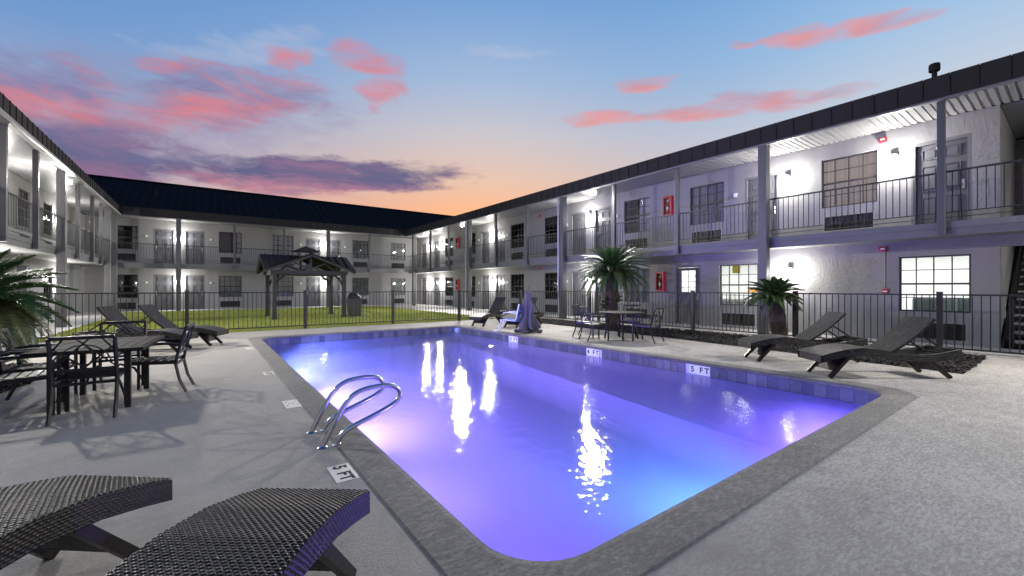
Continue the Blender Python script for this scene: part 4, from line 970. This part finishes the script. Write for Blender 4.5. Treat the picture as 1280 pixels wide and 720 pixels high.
def palm(name, label, loc, th_, tr, lean, L, nf, seed, ll, skirt=.0, pups=0, min_el=-35, leafn=46):
    rnd = random.Random(seed); t = thing(name, label, 'palm', loc, 0.0, 'sago palms round the pool')
    mb = MB(); nr = max(5, int(th_ / .05)); C = lambda z: Vector((lean[0] * (z / th_) ** 1.3, lean[1] * (z / th_) ** 1.3, z))
    prof = [C(th_ * k / 12) for k in range(13)]; mb.tube(prof, [tr * (.86 + .06 * math.sin(k * 1.3)) for k in range(13)], 14)
    for r_ in range(nr):
        z = th_ * (r_ + .5) / nr; c = C(z); nn = 15
        for j in range(nn):
            a = 2 * math.pi * (j + .5 * (r_ % 2)) / nn + rnd.uniform(-.06, .06); o = Vector((math.cos(a), math.sin(a), 0)); s_ = Vector((-math.sin(a), math.cos(a), 0)); q = tr * rnd.uniform(1.0, 1.18)
            b0 = c + o * tr * .80; w = tr * .21
            i = len(mb.v); mb.v += [tuple(b0 - s_ * w - Vector((0, 0, .03))), tuple(b0 + s_ * w - Vector((0, 0, .03))), tuple(b0 + Vector((0, 0, .035))), tuple(c + o * q + Vector((0, 0, .035)))]
            mb.f += [(i, i + 1, i + 3), (i + 1, i + 2, i + 3), (i + 2, i, i + 3)]; mb.mi += [0] * 3
    mb.build('trunk', M_bark, t)
    top = C(th_)
    mes = [frond_mesh(L * q, dr, mi_, leafn, ll, seed * 10 + k) for k, (q, dr, mi_) in enumerate([(1.0, .35, 0), (.95, .55, 0), (1.03, .8, 1), (.9, .25, 1), (1.0, 1.0, 2)])]
    for k in range(nf):
        f_ = k / nf; el = 82 - (82 - min_el) * f_ ** .85 + rnd.uniform(-6, 6); a = k * 137.5 + rnd.uniform(-10, 10)
        me = mes[3] if f_ < .2 else (mes[rnd.choice((0, 1))] if f_ < .6 else mes[rnd.choice((1, 2, 4))])
        s_ = rnd.uniform(.86, 1.06) * (.82 if f_ < .15 else 1)
        link('frond', me, t, tuple(top + Vector((math.cos(R(a)) * tr * .4, math.sin(R(a)) * tr * .4, .02 - .10 * f_))), scale=(s_, s_, s_), rot=(0, -R(el), R(a)))
    for k in range(pups):
        a = rnd.uniform(0, 6.28); z = rnd.uniform(.25, .65) * th_ * .8; c = C(z)
        for q in range(5):
            link('frond', mes[3], t, tuple(c + Vector((math.cos(a) * tr, math.sin(a) * tr, 0))), scale=(.2, .35, .35), rot=(rnd.uniform(-.5, .5), -R(rnd.uniform(20, 75)), a + rnd.uniform(-.9, .9)))
palm('sago_palm', 'tall sago palm with thick shaggy trunk behind the round table', (11.2, 9.55, .01), 1.92, .205, (0, 0), 1.22, 92, 3, .24, pups=9, min_el=-28)
palm('sago_palm', 'small leaning sago palm with scaly trunk beside the column', (11.55, 4.50, .01), 1.14, .185, (-.10, .09), .60, 60, 5, .15, min_el=-8, leafn=36)
palm('sago_palm', 'sago palm at the left edge with broad drooping fronds', (-2.56, 9.0, .01), 1.16, .20, (0, 0), 1.0, 76, 9, .24, min_el=-40)

# ================================================================== LOUNGERS
def prof_z(s): # top surface of the frame, s = 0 at the foot, 2.0 at the head
    pts = [(0, .335), (.15, .378), (.35, .425), (.58, .445), (.82, .425), (1.06, .375), (1.3, .345), (1.55, .35), (1.8, .388), (2.0, .43)]
    for (a, za), (b, zb) in zip(pts[:-1], pts[1:]):
        if s <= b: 
            f_ = (s - a) / (b - a); return za + (zb - za) * f_
    return pts[-1][1]
LW = .27
def lounger(name, label, loc, rz, back_deg, weave=False, scale=1.0):
    t = thing(name, label, 'sun lounger', loc, rz, 'dark wicker sun loungers round the pool')
    hs = 1.02                                                       # hinge of the backrest
    # side frame: two deep woven aprons and end pieces
    fr = MB(); uv = []
    n_ = 40; dp_ = .105
    def apron(y0, y1):
        for k in range(n_):
            a, b = 2.0 * k / n_, 2.0 * (k + 1) / n_; za, zb = prof_z(a), prof_z(b)
            for (ya, yb, fl) in ((y0, y0, 0), (y1, y1, 1)):
                i = len(fr.v); q = [(a, ya, za - dp_), (b, yb, zb - dp_), (b, yb, zb), (a, ya, za)]
                fr.v += q if not fl else q[::-1]; uvq = [(a, 0), (b, 0), (b, dp_), (a, dp_)]; uv.extend(uvq if not fl else uvq[::-1]); fr.f.append((i, i + 1, i + 2, i + 3)); fr.mi.append(0)
            for z_, fl in ((0, 0), (dp_, 1)):
                i = len(fr.v); q = [(a, y0, za - z_), (b, y0, zb - z_), (b, y1, zb - z_), (a, y1, za - z_)]
                fr.v += q if not fl else q[::-1]; uv.extend([(p[0], p[1]) for p in (q if not fl else q[::-1])]); fr.f.append((i, i + 1, i + 2, i + 3)); fr.mi.append(0)
    apron(-LW, -LW + .035); apron(LW - .035, LW)
    for s_ in (0.0, 2.0):
        z_ = prof_z(s_); i = len(fr.v); x0, x1 = (0.001, .035) if s_ == 0 else (1.965, 1.999)
        b0 = len(fr.v); fr.box(x0, x1, -LW + .0351, LW - .0351, z_ - dp_, z_ - .002); uv.extend([(v[1], v[2]) for v in fr.v[b0:]])
    fr.uv = uv; fr.build('frame', M_wicker, t)
    # woven surface
    send = 2.0 if back_deg == 0 else hs
    def surface(s0, s1, zf, nm, parent, dz=.004, ws=LW - .0):
        mb = MB(); uv = []; nn = max(8, int((s1 - s0) * 24))
        for k in range(nn):
            a = s0 + (s1 - s0) * k / nn; b = s0 + (s1 - s0) * (k + 1) / nn
            i = len(mb.v); mb.v += [(a, -ws, zf(a) + dz), (b, -ws, zf(b) + dz), (b, ws, zf(b) + dz), (a, ws, zf(a) + dz)]; uv += [(a, -ws), (b, -ws), (b, ws), (a, ws)]; mb.f.append((i, i + 1, i + 2, i + 3)); mb.mi.append(0)
        mb.uv = uv; return mb.build(nm, M_wicker if not weave else M_strandbase, parent)
    sf = surface(0.0, send, prof_z, 'seat', t)
    if weave:                                                      # real strands, over and under
        mb = MB(); cx_, cy_ = .0128, .0132; ns_ = int(send / cx_); nw = int(2 * LW / cy_)
        for i_ in range(ns_):
            for j_ in range(nw):
                over = (i_ + j_) % 2 == 0
                s_ = (i_ + .5) * cx_; yc = -LW + (j_ + .5) * (2 * LW / nw); z_ = prof_z(s_) + .0045
                if over: a, b, h2 = cx_ * .42, min(cy_ * .88, LW - abs(yc)), .0050 + random.uniform(-.001, .001)
                else: a, b, h2 = min(cx_ * .85, s_), cy_ * .34, .0022
                hm = b * .5; sl = (prof_z(min(2, s_ + .01)) - prof_z(max(0, s_ - .01))) / .02
                P = lambda dx, dy, hz: (s_ + dx, yc + dy, z_ + sl * dx + hz)
                k = len(mb.v); a2 = a * (.85 if over else .5)
                mb.v += [P(-a, -b, 0), P(a, -b, 0), P(a, b, 0), P(-a, b, 0), P(-a2, -hm, h2), P(a2, -hm, h2), P(a2, hm, h2), P(-a2, hm, h2)]
                mb.f += [(k, k + 1, k + 5, k + 4), (k + 1, k + 2, k + 6, k + 5), (k + 2, k + 3, k + 7, k + 6), (k + 3, k, k + 4, k + 7), (k + 4, k + 5, k + 6, k + 7)]; mb.mi += [0] * 5
        o = mb.build('weave', M_strand, sf, smooth=True); o['kind'] = 'stuff'
        mb = MB()                                                   # strands of the side aprons
        for side in (-1, 1):
            for i_ in range(int(2.0 / .0235)):
                for j_ in range(8):
                    s_ = (i_ + .5 + (.5 if j_ % 2 else 0)) * .0235
                    if s_ > 1.99: continue
                    zc = prof_z(s_) - (j_ + .5) * dp_ / 8; a = .0112; b = .0056; y_ = side * LW; o_ = side * .0032
                    sl = (prof_z(min(2, s_ + .01)) - prof_z(max(0, s_ - .01))) / .02
                    P = lambda dx, dz_, off: (s_ + dx, y_ + off, zc + dz_ + sl * dx)
                    k = len(mb.v); mb.v += [P(-a, -b, 0), P(a, -b, 0), P(a, b, 0), P(-a, b, 0), P(-a * .55, -b * .3, o_), P(a * .55, -b * .3, o_), P(a * .55, b * .3, o_), P(-a * .55, b * .3, o_)]
                    mb.f += [(k, k + 1, k + 5, k + 4), (k + 1, k + 2, k + 6, k + 5), (k + 2, k + 3, k + 7, k + 6), (k + 3, k, k + 4, k + 7), (k + 4, k + 5, k + 6, k + 7)]; mb.mi += [0] * 5
        for i_ in range(28):
            for j_ in range(8):
                yc = -LW + (i_ + .5) * 2 * LW / 28; zc = prof_z(0.0) - (j_ + .5) * dp_ / 8; k = len(mb.v)
                mb.v += [(0, yc - .01, zc - .0055), (0, yc + .01, zc - .0055), (0, yc + .01, zc + .0055), (0, yc - .01, zc + .0055), (-.0045, yc - .005, zc), (-.0045, yc + .005, zc)]
                mb.f += [(k, k + 1, k + 5, k + 4), (k + 1, k + 2, k + 5), (k + 2, k + 3, k + 4, k + 5), (k + 3, k, k + 4)]; mb.mi += [0] * 4
        o = mb.build('weave', M_strand, sf, smooth=True); o['kind'] = 'stuff'
    if back_deg:
        ca, sa = math.cos(R(back_deg)), math.sin(R(back_deg)); Lb = .80; z0 = prof_z(hs) + .004; bw_ = LW - .045
        mb = MB(); uv = []
        nn = 10
        for off, fl in ((.0, 0), (-.035, 1)):
            for k in range(nn):
                a, b = Lb * k / nn, Lb * (k + 1) / nn; cu = lambda q: .03 * math.sin(q / Lb * 3.1)
                Q = lambda q, y_: (hs + q * ca - (off - cu(q)) * sa * 1.0, y_, z0 + q * sa + (off - cu(q)) * ca)
                i = len(mb.v); q_ = [Q(a, -bw_), Q(b, -bw_), Q(b, bw_), Q(a, bw_)]; u_ = [(a, -bw_), (b, -bw_), (b, bw_), (a, bw_)]
                mb.v += q_ if not fl else q_[::-1]; uv += u_ if not fl else u_[::-1]; mb.f.append((i, i + 1, i + 2, i + 3)); mb.mi.append(0)
        for y_ in (-bw_, bw_):
            for k in range(nn):
                a, b = Lb * k / nn, Lb * (k + 1) / nn; cu = lambda q: .03 * math.sin(q / Lb * 3.1)
                Q2 = lambda q, off: (hs + q * ca - (off - cu(q)) * sa, y_, z0 + q * sa + (off - cu(q)) * ca)
                i = len(mb.v); mb.v += [Q2(a, -.035), Q2(b, -.035), Q2(b, 0), Q2(a, 0)]; uv += [(a, 0), (b, 0), (b, .035), (a, .035)]; mb.f.append((i, i + 1, i + 2, i + 3)); mb.mi.append(0)
        i = len(mb.v); q = Lb; mb.v += [(hs + q * ca, -bw_, z0 + q * sa), (hs + q * ca, bw_, z0 + q * sa), (hs + q * ca + .035 * sa, bw_, z0 + q * sa - .035 * ca), (hs + q * ca + .035 * sa, -bw_, z0 + q * sa - .035 * ca)]; uv += [(0, 0), (.6, 0), (.6, .04), (0, .04)]; mb.f.append((i, i + 1, i + 2, i + 3)); mb.mi.append(0)
        mb.uv = uv; mb.build('backrest', M_wicker, t)
        for y_ in (-.2, .2):
            mb = MB(); mb.bar((hs + .5 * ca + .03, y_, z0 + .5 * sa - .04), (hs + .84, y_, prof_z(hs + .84) - .03), .022, .022); mb.build('prop', M_alum, t)
        mb = MB(); mb.bar((hs + .84, -LW + .036, prof_z(hs + .84) - .045), (hs + .84, LW - .036, prof_z(hs + .84) - .045), .03, .03); mb.build('crossbar', M_alum, t)
    for s0, s1, nm in ((.42, .13, 0), (1.58, 1.87, 1)):
        zt = prof_z(s0) - dp_ + .004
        for y_ in (-LW + .04, LW - .04):
            mb = MB(); mb.bar((s0, y_, zt), (s1, y_, 0.012), .05, .045, up=(0, 1, 0)); o = mb.build('leg', M_strand, t)
        z2 = .10; s2 = s0 + (s1 - s0) * (zt - z2) / zt
        mb = MB(); uv = []; q = [(s0, -LW + .066, zt), (s0, LW - .066, zt), (s2, LW - .066, z2), (s2, -LW + .066, z2)]
        mb.v = q + [(p[0] + .012, p[1], p[2]) for p in q[::-1]]; mb.uv = [(p[1], p[2]) for p in mb.v]; mb.f = [(0, 1, 2, 3), (4, 5, 6, 7)]; mb.mi = [0, 0]; mb.build('leg_panel', M_wicker, t)
    if scale != 1.0: t.scale = (scale,) * 3
    return t
def lounge_at(foot, head_dir, *a, **k):
    return (foot[0], foot[1], 0), math.atan2(head_dir[1], head_dir[0])
def L_(label, foot, dirv, deg, weave=False, scale=1.0):
    return lounger('sun_lounger', label, (foot[0], foot[1], 0), math.atan2(dirv[1], dirv[0]), deg, weave, scale)
L_('dark wicker lounger beside the pool corner, nearer of the right pair', (7.40, 2.47), (.80, -.60), 38)
L_('dark wicker lounger beside the small palm, farther of the right pair', (8.02, 3.72), (.78, -.62), 38)
L_('dark wicker lounger by the lawn fence, right of the left hand pair', (.32, 11.85), (-.89, .46), 44)
L_('dark wicker lounger behind the dining table, left of the left hand pair', (-.25, 11.25), (-.89, .46), 44)
L_('dark wicker lounger by the far fence corner with raised back', (7.40, 12.25), (.93, .37), 48)
L_('dark wicker lounger partly hidden behind the covered pool lift', (8.0, 11.15), (.93, .37), 48)
# the two closest, only their foot ends in view
L_('dark woven lounger in the foreground with violet lit side', (.43, 2.214), (math.cos(R(232)), math.sin(R(232))), 38, True)
L_('dark woven lounger at the bottom left corner of the foreground', (-.345, 2.945), (math.cos(R(230)), math.sin(R(230))), 38, True)

# ================================================================== TABLES AND CHAIRS
def chair():
    t = link('dining_chair', None); w, dpt = .235, .24
    for sx in (-1, 1):
        mb = MB(); mb.bar((sx * w, dpt, 0), (sx * w, dpt, .60), .028, .034); mb.build('leg', M_alum, t)
        mb = MB(); pts = [(sx * w, -dpt - .10, 0), (sx * w, -dpt - .03, .16), (sx * w, -dpt + .01, .36), (sx * w, -dpt - .01, .50), (sx * w, -dpt - .10, .83)]
        mb.tube(pts, .017, 4); mb.build('leg', M_alum, t)
        mb = MB(); mb.tube([(sx * w, -dpt - .03, .60), (sx * w, -dpt + .10, .625), (sx * w, dpt - .06, .625), (sx * w, dpt - .01, .60), (sx * w, dpt, .57)], .019, 6); mb.build('arm', M_alum, t)
        mb = MB(); mb.bar((sx * (w - .006), -dpt, .385), (sx * (w - .006), dpt, .40), .022, .04); mb.build('side_rail', M_alum, t)
    for k in range(6):
        y = -dpt + .05 + k * .08; MB().box(-w + .006, w - .006, y - .03, y + .03, .402 + .012 * k / 6, .414 + .012 * k / 6).build('slat', M_alum, t)
    mb = MB(); mb.bar((-w, dpt - .005, .37), (w, dpt - .005, .37), .02, .03); mb.build('stretcher', M_alum, t); mb = MB(); mb.bar((-w, -dpt + .01, .36), (w, -dpt + .01, .36), .02, .03); mb.build('stretcher', M_alum, t)
    Q = lambda u, v: (u * w, -dpt - .01 - .09 * v, .50 + .33 * v)
    mb = MB(); mb.bar(Q(-1, 1), Q(1, 1), .028, .034); mb.build('top_rail', M_alum, t); mb = MB(); mb.bar(Q(-1, 0), Q(1, 0), .022, .03); mb.build('back_rail', M_alum, t)
    mb = MB()
    for (a, b) in [((-1, .05), (.25, 1)), ((1, .05), (-.25, 1)), ((-1, .75), (.1, 0)), ((1, .75), (-.1, 0)), ((-.55, 1), (-1, .55)), ((.55, 1), (1, .55))]: mb.bar(Q(*a), Q(*b), .010, .014)
    arc = [Q(math.cos(R(a)) * .85, .15 + .62 * math.sin(R(a))) for a in range(0, 181, 15)]; mb.tube(arc, .006, 5)
    circ = [Q(math.cos(R(a)) * .28, .42 + .28 * math.sin(R(a))) for a in range(0, 360, 30)]; mb.tube(circ, .006, 5, closed=True)
    mb.build('back_lattice', M_alum, t)
    return t
proto = chair(); first = [True]
def put_chair(x, y, face, label, group):
    o = proto if first[0] else copy_tree(proto); first[0] = False
    o.location = (x, y, 0); o.rotation_euler = (0, 0, R(face) - R(90)); tag(o, label, 'chair', group)   # face = direction the sitter looks, degrees from +X
GL = 'black metal chairs round the slatted table'; GR = 'black metal chairs round the round table'
put_chair(-.97, 6.18, 88, 'black metal chair nearest the camera at the slatted table, back to us', GL)
put_chair(-.50, 7.02, 172, 'black metal chair on the pool side of the slatted table, seen from the side', GL)
put_chair(-.93, 7.78, -88, 'black metal chair on the far side of the slatted table', GL)
put_chair(-1.50, 6.55, 5, 'black metal chair at the left picture edge with armrest towards us', GL)
put_chair(-1.56, 7.22, -3, 'black metal chair by the mulch bed at the slatted table', GL)
tb = thing('dining_table', 'dark rectangular slatted metal table on the left deck', 'table', (-.96, 6.80, 0), R(-4))
for k in range(9):
    x0 = -.43 + k * .0955; MB().box(x0, x0 + .088, -.66, .66, .655, .672).build('slat', M_tabletop, tb)
mb = MB(); mb.box(-.44, .44, -.69, -.662, .635, .674); mb.box(-.44, .44, .662, .69, .635, .674); mb.box(-.46, -.441, -.69, .69, .635, .674); mb.box(.441, .46, -.69, .69, .635, .674); mb.build('top_frame', M_tabletop, tb)
for sx in (-1, 1):
    for sy in (-1, 1):
        MB().box(sx * .30 - .025, sx * .30 + .025, sy * .50 - .025, sy * .50 + .025, 0, .654).build('leg', M_alum, tb)
        mb = MB(); mb.tube([(sx * .27, sy * .47, .12), (sx * .20, sy * .38, .30), (sx * .10, sy * .22, .38), (0, 0, .36)], .013, 6); mb.build('brace', M_alum, tb)
tr_ = thing('round_table', 'dark round metal table in front of the tall palm', 'table', (8.72, 7.12, 0))
mb = MB(); mb.lathe([(.55, .0), (.585, .006), (.585, .03), (.57, .036)], 40, (0, 0, .665)); mb.build('table_top', M_tabletop, tr_, smooth=False)
for k in range(4):
    a = R(45 + 90 * k); c, s_ = math.cos(a), math.sin(a)
    mb = MB(); mb.tube([(c * .42, s_ * .42, 0), (c * .38, s_ * .38, .3), (c * .36, s_ * .36, .664)], .024, 6); mb.build('leg', M_alum, tr_)
    mb = MB(); mb.tube([(c * .38, s_ * .38, .16), (c * .2, s_ * .2, .26), (0, 0, .28)], .012, 6); mb.build('brace', M_alum, tr_)
put_chair(8.02, 7.38, -18, 'black metal chair at the round table nearest the pool, back to us', GR)
put_chair(8.36, 7.98, -65, 'black metal chair at the left end of the round table', GR)
put_chair(8.82, 6.42, 98, 'black metal chair at the right end of the round table', GR)
put_chair(9.42, 7.42, 205, 'black metal chair behind the round table', GR)

# ================================================================== POOL LIFT
pl = thing('pool_lift', 'pool lift with blue sling seat and grey fabric cover over its mast', 'pool lift', (7.72, 9.75, 0), R(-54))
mb = MB(); nr, na = 16, 40; H = 1.22
for i_ in range(nr + 1):
    z = .10 + (H - .10) * i_ / nr; base_r = (.085 + .15 * (1 - i_ / nr) ** 1.3 + .03 * math.sin(i_ * .8)) if i_ < nr else .05
    for j_ in range(na):
        a = 2 * math.pi * j_ / na; fold = 1 + (.30 * math.sin(a * 6 + .9 * math.sin(i_ * .45)) + .16 * math.sin(a * 3 + 1 + i_ * .2) + .08 * math.sin(a * 11 + i_ * .3)) * (1 - .5 * i_ / nr)
        mb.v.append((base_r * fold * math.cos(a) * 1.05, base_r * fold * math.sin(a) * .8, z + (.035 * math.sin(a * 5) if i_ == 0 else 0)))
for i_ in range(nr):
    for j_ in range(na): mb.f.append((i_ * na + j_, i_ * na + (j_ + 1) % na, (i_ + 1) * na + (j_ + 1) % na, (i_ + 1) * na + j_)); mb.mi.append(0)
mb.f.append(tuple(nr * na + j_ for j_ in range(na))); mb.mi.append(0)
cv = mb.build('cover', M_cover, pl, smooth=True)
bevel(MB().box(-.42, .42, -.09, .09, .02, .10).build('base', M_cover, pl), .02); bevel(MB().box(-.09, .09, -.36, .36, .015, .085).build('foot', M_cover, pl), .02)
for q in (-.36, .36): MB().lathe([(.05, 0), (.06, .012), (.05, .02)], 12, (q, 0, 0)).build('foot_pad', M_black, pl)
MB().tube([(0, 0, 1.20), (0, 0, 1.34), (.05, 0, 1.345)], .014, 6).build('mast_tip', M_black, pl)
SX, SY = -.55, .02
mb = MB()
for k in range(8):
    f0, f1 = k / 8, (k + 1) / 8
    S = lambda f: (SX - .22 + .44 * min(1, f * 2), .36 + .03 * math.cos(f * 6.28)) if f <= .5 else (SX + .22 + .10 * (f - .5) * 2, .36 + .46 * (f - .5) * 2)
    a, b = S(f0), S(f1); mb.quad((a[0], -.21, a[1]), (b[0], -.21, b[1]), (b[0], .21, b[1]), (a[0], .21, a[1])); mb.quad((a[0], .21, a[1] - .02), (b[0], .21, b[1] - .02), (b[0], -.21, b[1] - .02), (a[0], -.21, a[1] - .02))
mb.build('seat', M_blue, pl)
for y_ in (-.22, .22):
    mb = MB(); mb.tube([(SX - .26, y_, .37), (SX + .20, y_, .36), (SX + .24, y_, .42), (SX + .33, y_, .84)], .016, 6); mb.build('seat_frame', M_white, pl)
    mb = MB(); mb.tube([(SX + .26, y_, .56), (SX + .05, y_, .60), (SX - .16, y_, .58)], .018, 6); mb.build('arm', M_white, pl)
    mb = MB(); mb.tube([(SX - .24, y_ * .6, .36), (SX - .34, y_ * .6, .12), (SX - .36, y_ * .6, .05), (SX - .48, y_ * .6, .03)], .014, 6); mb.build('footrest', M_white, pl)
mb = MB(); mb.tube([(-.02, 0, .62), (-.2, 0, .58), (SX + .26, 0, .55)], .03, 8); mb.build('lift_arm', M_cover, pl)

# ================================================================== LADDER RAILS, MARKERS, LIDS
def ladder_rail(y, label):
    t = thing('ladder_rail', label, 'handrail', (.78, y, 0), R(0), 'stainless pool ladder rails')
    path = [(0, 0, 0.0), (.03, 0, .10), (.09, 0, .28), (.17, 0, .50), (.22, 0, .60), (.30, 0, .67), (.40, 0, .695), (.52, 0, .70), (.60, 0, .675), (.655, 0, .61), (.67, 0, .53), (.64, 0, .45), (.56, 0, .38), (.44, 0, .31), (.30, 0, .235), (.21, 0, .185), (.15, 0, .12), (.12, 0, .05), (.115, 0, 0.0)]
    path = [(a, b, c * .64) for a, b, c in path]
    # smooth the path
    for _ in range(2):
        q = [path[0]]
        for a, b in zip(path[:-1], path[1:]): a = Vector(a); b = Vector(b); q += [tuple(a.lerp(b, .25)), tuple(a.lerp(b, .75))]
        q.append(path[-1]); path = q
    MB().tube(path, .0215, 12).build('tube', M_steel, t, smooth=True)
    for x in (0, .115): MB().lathe([(.04, 0.001), (.042, .004), (.03, .012), (.022, .016)], 16, (x, 0, 0)).build('escutcheon', M_steel, t)
ladder_rail(3.72, 'bent stainless pool ladder rail nearest the camera'); ladder_rail(4.17, 'bent stainless pool ladder rail farther from the camera')

def deck_tile(x, y, w, h, text, label, size=.10, worn=False):
    t = thing('depth_marker', label, 'depth marker', (x, y, 0), R(-90), 'depth marker tiles set in the deck')
    bevel(MB().box(-w / 2, w / 2, -h / 2, h / 2, -.01, .004).build('tile', M_tilew, t), .002)
    if text: letters(t, text, size, (0, 0, .0052), (0, 0, 0), .0006, 1.05, .004)
    else:
        for (px_, py_, a, b) in [(-.08, .05, .02, .012), (.05, .055, .025, .01), (.0, .012, .07, .006), (-.02, -.02, .06, .006), (.07, -.05, .03, .012), (-.09, -.045, .02, .012)]:
            MB().box(px_ - a / 2, px_ + a / 2, py_ - b / 2, py_ + b / 2, .0042, .0052).build('faded_print', M_black, t)
deck_tile(.79, 3.13, .30, .15, '5 FT', 'cream deck tile reading 5 FT beside the ladder rails', .125)
deck_tile(.79, 5.33, .36, .155, None, 'large worn cream deck tile with faded print beyond the ladder rails')
deck_tile(.785, 7.45, .28, .14, '4 FT', 'worn cream deck tile second farthest along the ladder side', .11)
deck_tile(.77, 10.75, .26, .14, None, 'small pale deck tile farthest along the ladder side')
def wall_tile(y, text, label):
    t = thing('depth_marker', label, 'depth marker', (PX1 - .001, y, -.132), R(-90), 'depth marker tiles on the waterline')
    MB().box(-.19, .19, -.013, 0.002, -.078, .078).build('tile', M_tilep, t)
    letters(t, text, .135, (0, -.0142, 0), (R(90), 0, 0), .0008, 1.3, .004)
for (y, tx), lab in zip(MARKS, ['white waterline tile reading 5 FT in front of the right loungers', 'white waterline tile reading 4 FT in front of the round table', 'small white waterline tile reading 3 FT in front of the pool lift']): wall_tile(y, tx, lab)
sk = thing('skimmer_lid', 'round grey skimmer lid in the deck at the far left pool corner', 'lid', (.68, 11.35, 0))
MB().lathe([(.13, 0.001), (.13, .005), (.12, .008)], 24).build('lid', M_coping, sk); MB().lathe([(.02, .008), (.02, .0095)], 10, (.07, 0, 0)).build('finger_hole', M_black, sk)
